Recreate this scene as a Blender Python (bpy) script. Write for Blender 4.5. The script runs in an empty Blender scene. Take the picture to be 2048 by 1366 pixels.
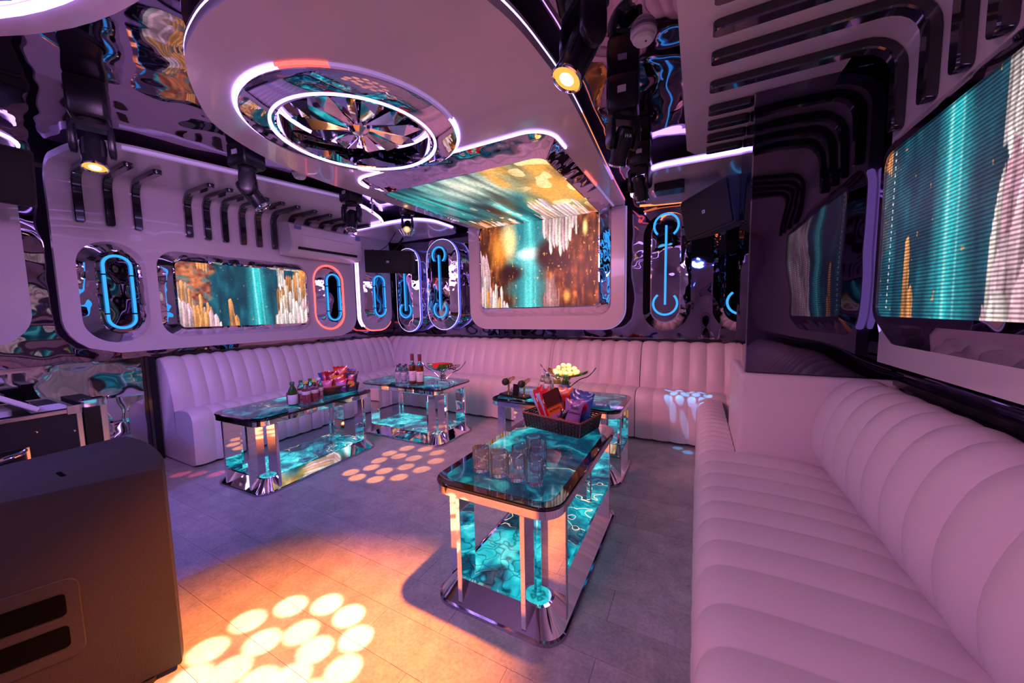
import bpy, bmesh, math, random
import numpy as np
from mathutils import Matrix, Vector
from mathutils.geometry import tessellate_polygon
PI = math.pi
R = math.radians
rnd = random.Random(7)
scn = bpy.context.scene
col = scn.collection

# ------------------------------------------------------------------ camera
CAM = Vector((0, 0, 1.35))
YAW, PITCH, ROLL, FPX = -0.482, 0.0844, -0.0184, 709.0
cy_, sy_ = math.cos(YAW), math.sin(YAW)
fw = Vector((sy_ * math.cos(PITCH), cy_ * math.cos(PITCH), -math.sin(PITCH)))
rt = Vector((cy_, -sy_, 0))
up = rt.cross(fw)
r2 = math.cos(ROLL) * rt + math.sin(ROLL) * up
u2 = -math.sin(ROLL) * rt + math.cos(ROLL) * up
cd = bpy.data.cameras.new('camera')
cam = bpy.data.objects.new('camera', cd)
col.objects.link(cam)
cam.matrix_world = Matrix(((r2.x, u2.x, -fw.x, CAM.x), (r2.y, u2.y, -fw.y, CAM.y), (r2.z, u2.z, -fw.z, CAM.z), (0, 0, 0, 1)))
cd.sensor_width = 36.0
cd.lens = 36.0 * FPX / 2048.0
cd.clip_start = 0.02
scn.camera = cam

# ------------------------------------------------------------------ world, exposure, lamps
w = bpy.data.worlds.new('world')
scn.world = w
w.use_nodes = True
w.node_tree.nodes['Background'].inputs[0].default_value = (0.30, 0.22, 0.42, 1)
w.node_tree.nodes['Background'].inputs[1].default_value = 0.05
scn.view_settings.view_transform = 'Standard'
scn.view_settings.look = 'None'
scn.view_settings.gamma = 1.0
scn.view_settings.exposure = 0.0
scn.view_settings.use_curve_mapping = False
try:
    scn.cycles.max_bounces = 10
    scn.cycles.glossy_bounces = 6
    scn.cycles.transmission_bounces = 8
    scn.cycles.transparent_max_bounces = 8
    scn.cycles.sample_clamp_indirect = 6.0
    scn.cycles.use_denoising = True
    scn.cycles.caustics_reflective = True
except Exception:
    pass


def aim(o, loc, target):
    o.location = loc
    o.rotation_euler = (Vector(target) - Vector(loc)).to_track_quat('-Z', 'Y').to_euler()


def spot(name, loc, target, color, energy, angle, blend=0.6, size=0.05, discs=None, soft=0.12):
    ld = bpy.data.lights.new(name, 'SPOT')
    ld.energy, ld.color, ld.spot_size, ld.spot_blend, ld.shadow_soft_size = energy, color, R(angle), blend, size
    o = bpy.data.objects.new(name, ld)
    col.objects.link(o)
    aim(o, loc, target)
    if discs:
        q = (Vector(target) - Vector(loc)).to_track_quat('-Z', 'Y').inverted()
        ld.use_nodes = True
        nt = ld.node_tree
        N, L = nt.nodes, nt.links
        em = N['Emission']
        tc = N.new('ShaderNodeTexCoord')
        sx = N.new('ShaderNodeSeparateXYZ')
        L.new(tc.outputs['Normal'], sx.inputs[0])

        def mth(op, a, b=None, clamp=False):
            n = N.new('ShaderNodeMath')
            n.operation = op
            n.use_clamp = clamp
            for i, v in enumerate((a, b)):
                if v is None:
                    continue
                if isinstance(v, (int, float)):
                    n.inputs[i].default_value = v
                else:
                    L.new(v, n.inputs[i])
            return n.outputs[0]
        az = mth('ABSOLUTE', sx.outputs[2])
        u = mth('DIVIDE', sx.outputs[0], az)
        v = mth('DIVIDE', sx.outputs[1], az)
        acc = None
        for (px, py, pz, pr) in discs:
            d = q @ (Vector((px, py, pz)) - Vector(loc))
            du = mth('SUBTRACT', u, d.x / -d.z)
            dv = mth('SUBTRACT', v, d.y / -d.z)
            rr = mth('SQRT', mth('ADD', mth('MULTIPLY', du, du), mth('MULTIPLY', dv, dv)))
            rad = pr / -d.z
            k = mth('DIVIDE', mth('SUBTRACT', rad, rr), rad * soft, clamp=True)
            acc = k if acc is None else mth('MAXIMUM', acc, k)
        L.new(acc, em.inputs['Strength'])
    return o


def area(name, loc, target, color, energy, sx, sy):
    ld = bpy.data.lights.new(name, 'AREA')
    ld.shape = 'RECTANGLE'
    ld.size, ld.size_y, ld.energy, ld.color = sx, sy, energy, color
    o = bpy.data.objects.new(name, ld)
    col.objects.link(o)
    aim(o, loc, target)
    return o


HSC, HBL = .78, .24


def lens_of(mount, target, sc, bl):
    """lens centre of a moving head hung at mount and turned to target; (position, pan, tilt)"""
    p = Vector(mount) + Vector((0, 0, -(bl + .028 + .165) * sc))
    d = (Vector(target) - p).normalized()
    return p + d * (.20 * sc), math.atan2(-d.x, d.y), math.acos(max(-1, min(1, -d.z)))


HEADS = {  # mount on the ceiling, target, scale, base length
    'A': ((-.44, 1.50, 2.65), (-1.30, .62, 0), .90, .07), 'B': ((-.405, 2.20, 2.65), (-1.06, 3.10, .76), .75, .25), 'C': ((-.43, 3.08, 2.65), (-.12, 3.95, .5), .72, .24),
    'D': ((-3.02, .76, 2.65), (-2.35, .55, .2), .74, .27), 'E': ((-3.10, 1.58, 2.65), (-2.4, 2.6, .6), .84, .20), 'F': ((-3.19, 2.58, 2.65), (-2.9, 2.0, 0), .78, .20), 'G': ((-3.18, 3.37, 2.65), (-2.2, 2.0, .9), .60, .17)}
LAMP = {k: lens_of(*v)[0] for k, v in HEADS.items()}
LAMP_A, LAMP_B, LAMP_C, LAMP_D = LAMP['A'], LAMP['B'], LAMP['C'], LAMP['D']
near_pat = [(-1.734, .597), (-1.74, .747), (-1.65, .882), (-1.507, .963), (-1.359, .968), (-1.234, .905), (-1.167, .794), (-1.343, .796),
            (-1.471, .82), (-1.573, .719), (-1.554, .597), (-1.315, .684), (-1.412, .619), (-1.647, .511), (-1.2, .67), (-1.5, .5), (-1.33, .56)]
mid_pat = [(-2.606, 1.953), (-2.477, 1.913), (-2.524, 2.099), (-2.581, 2.237), (-2.365, 2.097), (-2.306, 1.953), (-2.159, 2.064), (-2.253, 2.242),
           (-2.485, 2.388), (-2.558, 2.566), (-2.32, 2.411), (-2.088, 2.258), (-2.091, 2.449), (-2.207, 2.611), (-2.376, 2.631), (-2.62, 2.40)]
sofa_pat = [(.06 - .10 * i + .05 * (j % 2), 3.755 + .075 * j, .5, .040) for i in range(4) for j in range(3)] + [(.0 - .10 * i, 3.735, .40 - .1 * (i % 2), .035) for i in range(3)] + [(-.05, 3.62, 0, .05), (-.14, 3.70, 0, .05), (.05, 3.60, 0.45, .04)]
spot('orange_pattern_beam', LAMP_A, (-1.45, .76, 0), (1.0, .66, .32), 1700, 34, .25, .012, [(x, y, 0, .064) for x, y in near_pat])
spot('orange_wash_beam', LAMP_A, (-1.28, .64, 0), (1.0, .22, .02), 1400, 45, 1.0, .04)
spot('amber_pattern_beam', LAMP_D, (-2.35, 2.25, 0), (1.0, .34, .07), 680, 36, .3, .01, [(x, y, 0, .062) for x, y in mid_pat])
spot('blue_pattern_beam', LAMP_C, (-.02, 3.72, .4), (.08, .50, 1.0), 190, 40, .2, .006, sofa_pat)
spot('red_pattern_beam', LAMP['G'], (-3.75, 1.42, 0), (1.0, .08, .12), 420, 30, .3, .01, [(-3.93, 1.29, 0, .055), (-3.80, 1.36, 0, .05), (-3.64, 1.44, 0, .06), (-3.50, 1.50, 0, .05)])
spot('yellow_fruit_beam', LAMP_B, (-1.06, 3.10, .76), (1.0, .78, .36), 380, 12, .4, .02)
spot('pink_fill_back', (-2.05, .95, 2.36), (-1.4, 4.3, .5), (1.0, .27, .30), 270, 95, 1.0, .3)  # added general fill with no fixture, tints the far sofa pink
spot('violet_fill_left', (-1.75, .5, 2.36), (-4.5, 2.4, .9), (.80, .36, .95), 90, 90, 1.0, .15)  # added violet fill for the left side, no lamp body there
spot('pink_fill_right', (-.9, -.3, 2.36), (.5, 1.5, .5), (1.0, .36, .46), 45, 90, 1.0, .2)  # added pink fill for the near sofa, without a fixture
spot('blue_wash_rear', (-2.7, -.8, 2.4), (-3.1, 1.2, .2), (.10, .13, 1.0), 140, 85, 1.0, .15)
spot('blue_speaker_beam', (.05, -.5, 2.38), (.30, 3.45, 2.15), (.05, .12, 1.0), 300, 16, .6, .05)
area('rear_fill', (-1.9, -.9, 2.40), (-1.9, .6, 0), (.72, .42, 1.0), 20, 1.0, .7)  # unseen area light added as lilac fill behind the viewer


# ------------------------------------------------------------------ materials
MATS = {}


def mat(name, base=(.5, .5, .5), metal=0.0, rough=0.5, coat=0.0, emit=None, es=0.0, trans=0.0, ior=1.45, bump=None, spec=None, alpha=1.0, sheen=0.0):
    m = bpy.data.materials.new(name)
    m.use_nodes = True
    nt = m.node_tree
    b = nt.nodes['Principled BSDF']
    b.inputs['Base Color'].default_value = (*base, 1)
    b.inputs['Metallic'].default_value = metal
    b.inputs['Roughness'].default_value = rough
    b.inputs['Coat Weight'].default_value = coat
    b.inputs['IOR'].default_value = ior
    b.inputs['Transmission Weight'].default_value = trans
    if spec is not None:
        b.inputs['Specular IOR Level'].default_value = spec
    if emit:
        b.inputs['Emission Color'].default_value = (*emit, 1)
        b.inputs['Emission Strength'].default_value = es
    if bump:
        sc, st, dist = bump[:3]
        tc = nt.nodes.new('ShaderNodeTexCoord')
        mp = nt.nodes.new('ShaderNodeMapping')
        if len(bump) > 3:
            mp.inputs['Scale'].default_value = bump[3]
        nz = nt.nodes.new('ShaderNodeTexNoise')
        nz.inputs['Scale'].default_value = sc
        nz.inputs['Detail'].default_value = 1.0 if sc < 20 else 3.0
        nz.inputs['Roughness'].default_value = .4
        bp = nt.nodes.new('ShaderNodeBump')
        bp.inputs['Strength'].default_value = st
        bp.inputs['Distance'].default_value = dist
        nt.links.new(tc.outputs['Object'], mp.inputs[0])
        nt.links.new(mp.outputs[0], nz.inputs['Vector'])
        nt.links.new(nz.outputs['Fac'], bp.inputs['Height'])
        nt.links.new(bp.outputs[0], b.inputs['Normal'])
    MATS[name] = m
    return m


mat('white_gloss', (.66, .60, .68), rough=.20, coat=.5, bump=(2.2, .25, .03))
mat('chrome', (.86, .84, .88), 1, .035)
mat('chrome_soft', (.74, .70, .78), 1, .04, bump=(3, .12, .03))
mat('chrome_dark', (.50, .46, .54), 1, .06)
mat('chrome_wavy', (.82, .80, .86), 1, .03, bump=(7, .35, .03))
mat('mirror_black', (.30, .26, .34), 1, .025, bump=(3.4, .42, .06))
mat('mirror_ceiling', (.36, .30, .40), 1, .025, bump=(3.0, .30, .06))
mat('mirror_silver', (.60, .60, .62), 1, .03, bump=(3.2, .32, .05))
mat('pillar_glass', (.13, .11, .16), 1, .03, bump=(2.4, .25, .05))
mat('slat_black', (.012, .011, .015), rough=.12, coat=1.0)
mat('leather', (.80, .70, .75), rough=.36, bump=(260, .10, .002))
mat('led_white', (0, 0, 0), emit=(.52, .29, 1.0), es=6.0)
mat('led_soft', (0, 0, 0), emit=(.55, .42, 1.0), es=2.2)
mat('led_violet', (0, 0, 0), emit=(.50, .28, .95), es=1.3)
mat('led_dim', (.5, .45, .6), rough=.4, emit=(.42, .26, .72), es=.55)
mat('led_red', (0, 0, 0), emit=(1.0, .09, .08), es=2.8)
mat('led_orange', (0, 0, 0), emit=(1.0, .22, .06), es=2.2)
mat('led_pink', (0, 0, 0), emit=(1.0, .36, .72), es=9)
mat('led_blue', (0, 0, 0), emit=(.10, .12, .85), es=1.2)
mat('neon_blue', (0, 0, 0), emit=(.035, .38, 1.0), es=1.25)
mat('lens_orange', (0, 0, 0), emit=(1.0, .42, .07), es=1.4)
mat('lens_core', (0, 0, 0), emit=(1.0, .70, .30), es=5)
mat('lens_cyan', (0, 0, 0), emit=(.1, .7, 1.0), es=2.5)
mat('lens_dark', (.01, .01, .015), rough=.05, coat=1)
mat('black_plastic', (.010, .010, .015), rough=.3, spec=.35)
mat('black_matte', (.018, .017, .022), rough=.6)
mat('speaker_black', (.052, .046, .046), rough=.6, spec=.15, bump=(180, .5, .002))
mat('slot_shade', (.003, .003, .003), rough=.9, spec=.05)
mat('grille', (.010, .010, .012), rough=.65, bump=(220, .5, .003))
mat('glass_black', (.006, .006, .010), rough=.03, coat=1)
mat('white_plastic', (.78, .74, .78), rough=.35)
mat('alu', (.72, .70, .74), 1, .28)
mat('wood_case', (.012, .012, .015), rough=.5)
mat('gold', (.85, .55, .14), 1, .22)
mat('glass', (.93, .90, 1.0), rough=.02, trans=.95, ior=1.5)
mat('plastic_clear', (.93, .93, .98), rough=.04, trans=1.0, ior=1.33)
mat('water', (.95, .93, 1.0), rough=.0, trans=1.0, ior=1.2)
mat('pink_liquid', (.95, .30, .38), rough=.05, trans=.75, ior=1.33)
mat('green_bottle', (.08, .22, .05), rough=.08, trans=.6, ior=1.4)
mat('whisky', (.55, .10, .015), rough=.03, trans=.75, ior=1.36)
mat('drink_pale', (.80, .82, .62), rough=.2, trans=.3, ior=1.33)
mat('drink_amber', (.75, .48, .16), rough=.15, trans=.4, ior=1.33)
mat('label_white', (.72, .68, .74), rough=.5)
mat('label_grey', (.55, .55, .66), rough=.5)
mat('label_blue', (.16, .22, .45), rough=.5)
mat('cap_yellow', (.72, .66, .04), rough=.4)
mat('cap_green', (.04, .18, .10), rough=.4)
mat('cap_dark', (.05, .07, .09), rough=.4)
mat('cap_white', (.80, .80, .82), rough=.4)
mat('foil_maroon', (.16, .04, .05), rough=.35)
mat('can_red', (.55, .03, .04), .4, .3)
mat('rattan', (.050, .028, .022), rough=.5)
mat('rattan_light', (.17, .11, .10), rough=.5)
mat('rattan_rim', (.30, .09, .06), rough=.45)
mat('basket_black', (.020, .016, .022), rough=.45)
mat('melon_red', (.72, .03, .03), rough=.35)
mat('melon_rind', (.10, .30, .06), rough=.4)
mat('grape', (.12, .02, .05), rough=.2, coat=.5)
mat('melon_pale', (.86, .78, .42), rough=.4)
mat('text_white', (.8, .8, .85), rough=.5)
mat('text_dark', (.03, .02, .04), rough=.5)
mat('bag_gloss', (.5, .5, .5), rough=.25, coat=.3)
mat('trim_black', (.012, .011, .014), rough=.2, coat=.6)
mat('cable', (.01, .01, .012), rough=.5)


def attr_mat(name, rough=.28, emit=0.0, lines=0.0, period=.012, metal=0.0):
    m = bpy.data.materials.new(name)
    m.use_nodes = True
    nt = m.node_tree
    b = nt.nodes['Principled BSDF']
    a = nt.nodes.new('ShaderNodeAttribute')
    a.attribute_name = 'Col'
    b.inputs['Roughness'].default_value = rough
    if emit:
        b.inputs['Base Color'].default_value = (.01, .01, .012, 1)
        b.inputs['Emission Strength'].default_value = emit
        if lines:
            tc = nt.nodes.new('ShaderNodeTexCoord')
            sx = nt.nodes.new('ShaderNodeSeparateXYZ')
            nt.links.new(tc.outputs['Object'], sx.inputs[0])
            m1 = nt.nodes.new('ShaderNodeMath')
            m1.operation = 'MULTIPLY'
            m1.inputs[1].default_value = 2 * PI / period
            nt.links.new(sx.outputs[2], m1.inputs[0])
            m2 = nt.nodes.new('ShaderNodeMath')
            m2.operation = 'SINE'
            nt.links.new(m1.outputs[0], m2.inputs[0])
            m3 = nt.nodes.new('ShaderNodeMath')
            m3.operation = 'MULTIPLY_ADD'
            m3.inputs[1].default_value = lines * .5
            m3.inputs[2].default_value = 1 - lines * .5
            nt.links.new(m2.outputs[0], m3.inputs[0])
            mx = nt.nodes.new('ShaderNodeVectorMath')
            mx.operation = 'SCALE'
            nt.links.new(a.outputs['Color'], mx.inputs[0])
            nt.links.new(m3.outputs[0], mx.inputs['Scale'])
            nt.links.new(mx.outputs[0], b.inputs['Emission Color'])
        else:
            nt.links.new(a.outputs['Color'], b.inputs['Emission Color'])
    else:
        nt.links.new(a.outputs['Color'], b.inputs['Base Color'])
        b.inputs['Metallic'].default_value = metal
        b.inputs['Coat Weight'].default_value = .3
    MATS[name] = m
    return m


attr_mat('printed_foil', .25)
attr_mat('screen', .4, 1.35)
attr_mat('screen_lined', .4, 1.5, .75, .0125)


def floor_mat():
    m = bpy.data.materials.new('floor_vinyl')
    m.use_nodes = True
    nt = m.node_tree
    N, L = nt.nodes, nt.links
    b = N['Principled BSDF']
    tc = N.new('ShaderNodeTexCoord')
    geo = N.new('ShaderNodeNewGeometry')
    oi = N.new('ShaderNodeObjectInfo')
    n1 = N.new('ShaderNodeTexNoise')
    n1.inputs['Scale'].default_value = 9
    n1.inputs['Detail'].default_value = 8
    n1.inputs['Roughness'].default_value = .65
    n2 = N.new('ShaderNodeTexNoise')
    n2.inputs['Scale'].default_value = 70
    n2.inputs['Detail'].default_value = 5
    L.new(geo.outputs['Position'], n1.inputs['Vector'])
    L.new(geo.outputs['Position'], n2.inputs['Vector'])
    r1 = N.new('ShaderNodeValToRGB')
    r1.color_ramp.elements[0].position, r1.color_ramp.elements[0].color = .25, (.34, .33, .355, 1)
    r1.color_ramp.elements[1].position, r1.color_ramp.elements[1].color = .75, (.60, .58, .60, 1)
    L.new(n1.outputs['Fac'], r1.inputs[0])
    m1 = N.new('ShaderNodeMix')
    m1.data_type = 'RGBA'
    m1.blend_type = 'MULTIPLY'
    m1.inputs[0].default_value = .45
    L.new(r1.outputs[0], m1.inputs[6])
    r2_ = N.new('ShaderNodeValToRGB')
    r2_.color_ramp.elements[0].position, r2_.color_ramp.elements[0].color = .3, (.45, .45, .45, 1)
    r2_.color_ramp.elements[1].position, r2_.color_ramp.elements[1].color = .62, (1, 1, 1, 1)
    L.new(n2.outputs['Fac'], r2_.inputs[0])
    L.new(r2_.outputs[0], m1.inputs[7])
    mr = N.new('ShaderNodeMapRange')
    mr.inputs[3].default_value, mr.inputs[4].default_value = .91, 1.05
    L.new(oi.outputs['Random'], mr.inputs[0])
    vm = N.new('ShaderNodeVectorMath')
    vm.operation = 'SCALE'
    L.new(m1.outputs[2], vm.inputs[0])
    L.new(mr.outputs[0], vm.inputs['Scale'])
    L.new(vm.outputs[0], b.inputs['Base Color'])
    b.inputs['Roughness'].default_value = .34
    bp = N.new('ShaderNodeBump')
    bp.inputs['Strength'].default_value = .15
    bp.inputs['Distance'].default_value = .004
    L.new(n2.outputs['Fac'], bp.inputs['Height'])
    L.new(bp.outputs[0], b.inputs['Normal'])
    MATS['floor_vinyl'] = m


floor_mat()


def onyx_mat(name, es, sh=0.0, cells=False):
    m = bpy.data.materials.new(name)
    m.use_nodes = True
    nt = m.node_tree
    N, L = nt.nodes, nt.links
    b = N['Principled BSDF']
    tc = N.new('ShaderNodeTexCoord')
    wn = N.new('ShaderNodeTexNoise')
    wn.inputs['Scale'].default_value = 2.6
    wn.inputs['Detail'].default_value = 3
    L.new(tc.outputs['Object'], wn.inputs['Vector'])
    mx = N.new('ShaderNodeMix')
    mx.data_type = 'VECTOR'
    mx.inputs[0].default_value = .62
    L.new(tc.outputs['Object'], mx.inputs[4])
    L.new(wn.outputs['Color'], mx.inputs[5])
    n = N.new('ShaderNodeTexNoise')
    n.inputs['Scale'].default_value = 3.6
    n.inputs['Detail'].default_value = 5
    n.inputs['Distortion'].default_value = 1.1
    L.new(mx.outputs[1], n.inputs['Vector'])
    cr = N.new('ShaderNodeValToRGB')
    e = cr.color_ramp.elements
    e[0].position, e[0].color = .30 + sh, (.001, .004, .012, 1)
    e[1].position, e[1].color = .78, (.35, .80, .78, 1)
    for p, c in ((.42, (.002, .035, .07, 1)), (.50, (.006, .14, .20, 1)), (.58, (.01, .30, .34, 1)), (.66, (.05, .46, .48, 1))):
        k = e.new(p + sh)
        k.color = c
    L.new(n.outputs['Fac'], cr.inputs[0])
    v = N.new('ShaderNodeTexVoronoi')
    v.feature = 'DISTANCE_TO_EDGE'
    v.inputs['Scale'].default_value = 5.0
    L.new(mx.outputs[1], v.inputs['Vector'])
    vr = N.new('ShaderNodeMapRange')
    vr.inputs[1].default_value, vr.inputs[2].default_value = .0, .018
    vr.inputs[3].default_value, vr.inputs[4].default_value = 1, 0
    L.new(v.outputs['Distance'], vr.inputs[0])
    n3 = N.new('ShaderNodeTexNoise')
    n3.inputs['Scale'].default_value = 3.0
    L.new(tc.outputs['Object'], n3.inputs['Vector'])
    r3 = N.new('ShaderNodeMapRange')
    r3.inputs[1].default_value, r3.inputs[2].default_value = .5, .62
    L.new(n3.outputs['Fac'], r3.inputs[0])
    ml = N.new('ShaderNodeMath')
    ml.operation = 'MULTIPLY'
    L.new(vr.outputs[0], ml.inputs[0])
    L.new(r3.outputs[0], ml.inputs[1])
    fm = N.new('ShaderNodeMix')
    fm.data_type = 'RGBA'
    L.new(ml.outputs[0], fm.inputs[0])
    L.new(cr.outputs[0], fm.inputs[6])
    fm.inputs[7].default_value = (.75, .60, .38, 1)
    out_ = fm.outputs[2]
    if cells:
        v2 = N.new('ShaderNodeTexVoronoi')
        v2.feature = 'DISTANCE_TO_EDGE'
        v2.inputs['Scale'].default_value = 13
        L.new(mx.outputs[1], v2.inputs['Vector'])
        r5 = N.new('ShaderNodeMapRange')
        r5.inputs[1].default_value, r5.inputs[2].default_value = .0, .06
        r5.inputs[3].default_value, r5.inputs[4].default_value = .25, 1.0
        L.new(v2.outputs['Distance'], r5.inputs[0])
        vs_ = N.new('ShaderNodeVectorMath')
        vs_.operation = 'SCALE'
        L.new(out_, vs_.inputs[0])
        L.new(r5.outputs[0], vs_.inputs['Scale'])
        out_ = vs_.outputs[0]
    L.new(out_, b.inputs['Emission Color'])
    sc = N.new('ShaderNodeVectorMath')
    sc.operation = 'SCALE'
    sc.inputs['Scale'].default_value = .3
    L.new(fm.outputs[2], sc.inputs[0])
    L.new(sc.outputs[0], b.inputs['Base Color'])
    b.inputs['Emission Strength'].default_value = es
    b.inputs['Roughness'].default_value = .05
    b.inputs['Coat Weight'].default_value = .15
    MATS[name] = m


onyx_mat('onyx_top', 1.35, .035)
onyx_mat('onyx_shelf', 2.0, 0.0, True)


# ------------------------------------------------------------------ mesh helpers
class MB:
    def __init__(s):
        s.v, s.f, s.c = [], [], None

    def add(s, vs, fs):
        o = len(s.v)
        s.v += [tuple(p) for p in vs]
        s.f += [tuple(i + o for i in f) for f in fs]
        return s

    def box(s, x0, x1, y0, y1, z0, z1, M=None, b=0.0):
        """box, edges cut by b when b > 0"""
        if b <= 0:
            vs = [Vector((x, y, z)) for z in (z0, z1) for (x, y) in ((x0, y0), (x1, y0), (x1, y1), (x0, y1))]
            fs = [(3, 2, 1, 0), (4, 5, 6, 7), (0, 1, 5, 4), (1, 2, 6, 5), (2, 3, 7, 6), (3, 0, 4, 7)]
        else:
            rings = []
            for z, i in ((z0, b), (z0 + b, 0), (z1 - b, 0), (z1, b)):
                rings.append([Vector((x, y, z)) for x, y in ((x0 + b, y0 + i), (x1 - b, y0 + i), (x1 - i, y0 + b), (x1 - i, y1 - b), (x1 - b, y1 - i), (x0 + b, y1 - i), (x0 + i, y1 - b), (x0 + i, y0 + b))] if i == 0 else
                             [Vector((x, y, z)) for x, y in ((x0 + 1.7 * b, y0 + b), (x1 - 1.7 * b, y0 + b), (x1 - b, y0 + 1.7 * b), (x1 - b, y1 - 1.7 * b), (x1 - 1.7 * b, y1 - b), (x0 + 1.7 * b, y1 - b), (x0 + b, y1 - 1.7 * b), (x0 + b, y0 + 1.7 * b))])
            return s.loft(rings, caps=(1, 1), M=M)
        if M:
            vs = [M @ p for p in vs]
        return s.add(vs, fs)

    def loft(s, rings, caps=(0, 0), closed=True, M=None, loop=False):
        n = len(rings[0])
        vs = [Vector(p) for r in rings for p in r]
        if M:
            vs = [M @ p for p in vs]
        fs = []
        K = len(rings)
        for k in range(K if loop else K - 1):
            k2 = (k + 1) % K
            for i in range(n if closed else n - 1):
                j = (i + 1) % n
                fs.append((k * n + i, k * n + j, k2 * n + j, k2 * n + i))
        if caps[0]:
            fs.append(tuple(range(n - 1, -1, -1)))
        if caps[1]:
            fs.append(tuple((K - 1) * n + i for i in range(n)))
        return s.add(vs, fs)

    def lathe(s, prof, n=24, M=None, cap=(1, 1), rib=0.0):
        rings = [[(r * (1 + (rib if i % 2 else 0)) * math.cos(2 * PI * i / n), r * (1 + (rib if i % 2 else 0)) * math.sin(2 * PI * i / n), z) for i in range(n)] for r, z in prof]
        return s.loft(rings, caps=cap, M=M)

    def tube(s, path, r, n=8, closed=False, flat=1.0):
        P = [Vector(p) for p in path]
        K = len(P)
        rings = []
        prev = None
        for i in range(K):
            a = P[(i - 1) % K] if (closed or i > 0) else P[i]
            c = P[(i + 1) % K] if (closed or i < K - 1) else P[i]
            t = (c - a)
            t = t.normalized() if t.length > 1e-9 else Vector((0, 0, 1))
            if prev is None:
                h = Vector((0, 0, 1)) if abs(t.z) < .9 else Vector((1, 0, 0))
                nn = (h - t * h.dot(t)).normalized()
            else:
                nn = (prev - t * prev.dot(t))
                nn = nn.normalized() if nn.length > 1e-6 else prev
            prev = nn
            bb = t.cross(nn)
            rr = r[i] if isinstance(r, (list, tuple)) else r
            rings.append([P[i] + rr * (math.cos(2 * PI * k / n) * nn * flat + math.sin(2 * PI * k / n) * bb) for k in range(n)])
        return s.loft(rings, caps=(0 if closed else 1, 0 if closed else 1), loop=closed)

    def plate(s, loops, f, w0, w1):
        """filled outline (first loop) with holes (others) in (u,v), extruded from w0 to w1 through f(u,v,w)"""
        tri = tessellate_polygon([[Vector((u, v, 0)) for u, v in lp] for lp in loops])
        flat = [p for lp in loops for p in lp]
        n = len(flat)
        vs = [f(u, v, w0) for u, v in flat] + [f(u, v, w1) for u, v in flat]
        fs = [tuple(t) for t in tri] + [tuple(i + n for i in reversed(t)) for t in tri]
        o = 0
        for lp in loops:
            m = len(lp)
            fs += [(o + i, o + (i + 1) % m, n + o + (i + 1) % m, n + o + i) for i in range(m)]
            o += m
        return s.add(vs, fs)

    def build(s, name, m, parent=None, smooth=35, colors=None, weld=False):
        me = bpy.data.meshes.new(name)
        me.from_pydata([tuple(p) for p in s.v], [], s.f)
        bm = bmesh.new()
        bm.from_mesh(me)
        if weld:
            bmesh.ops.remove_doubles(bm, verts=bm.verts, dist=1e-5)
        bmesh.ops.recalc_face_normals(bm, faces=bm.faces)
        bm.to_mesh(me)
        bm.free()
        if smooth:
            me.polygons.foreach_set('use_smooth', [True] * len(me.polygons))
            me.set_sharp_from_angle(angle=R(smooth))
        me.materials.append(MATS[m])
        if colors is not None:
            ca = me.color_attributes.new('Col', 'FLOAT_COLOR', 'POINT')
            ca.data.foreach_set('color', np.asarray(colors, dtype=np.float32).ravel())
        o = bpy.data.objects.new(name, me)
        col.objects.link(o)
        if parent is not None:
            o.parent = parent
            o.matrix_parent_inverse = Matrix.Translation(parent.location).inverted() if parent.get('_w') else Matrix.Identity(4)
        return o


def tag(o, label=None, cat=None, group=None, kind=None):
    if label: o['label'] = label
    if cat: o['category'] = cat
    if group: o['group'] = group
    if kind: o['kind'] = kind
    return o


def T(name, label, cat, loc=(0, 0, 0), group=None, world=False):
    """an Empty; world=True: its parts are given in world coordinates"""
    o = bpy.data.objects.new(name, None)
    o.empty_display_size = .05
    col.objects.link(o)
    o.location = loc
    if world:
        o['_w'] = 1
    return tag(o, label, cat, group)


def put(o, loc, rz=0.0, rx=0.0, ry=0.0, sc=1.0):
    o.location = loc
    o.rotation_euler = (rx, ry, rz)
    o.scale = (sc, sc, sc)
    return o


def dup(root, label=None, group=None):
    r = root.copy()
    col.objects.link(r)
    if label: r['label'] = label
    if group: r['group'] = group
    for ch in list(root.children):
        c = ch.copy()
        col.objects.link(c)
        c.parent = r
        for g in list(ch.children):
            d = g.copy()
            col.objects.link(d)
            d.parent = c
    return r


def text(name, body, size, M, m, parent, extrude=.0006):
    cu = bpy.data.curves.new(name, 'FONT')
    cu.body = body
    cu.size = size
    cu.extrude = extrude
    cu.align_x = 'CENTER'
    cu.align_y = 'CENTER'
    cu.materials.append(MATS[m])
    t_ = bpy.data.objects.new(name, cu)
    col.objects.link(t_)
    me = bpy.data.meshes.new_from_object(t_.evaluated_get(bpy.context.evaluated_depsgraph_get()))
    bpy.data.objects.remove(t_)
    me.name = name
    o = bpy.data.objects.new(name, me)
    col.objects.link(o)
    o.parent = parent
    if parent.get('_w'):
        M = Matrix.Translation(parent.location).inverted() @ M
    o.matrix_basis = M
    return o


def basis(o, x, y, z):
    x, y, z = Vector(x).normalized(), Vector(y).normalized(), Vector(z).normalized()
    return Matrix(((x.x, y.x, z.x, o[0]), (x.y, y.y, z.y, o[1]), (x.z, y.z, z.z, o[2]), (0, 0, 0, 1)))


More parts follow.
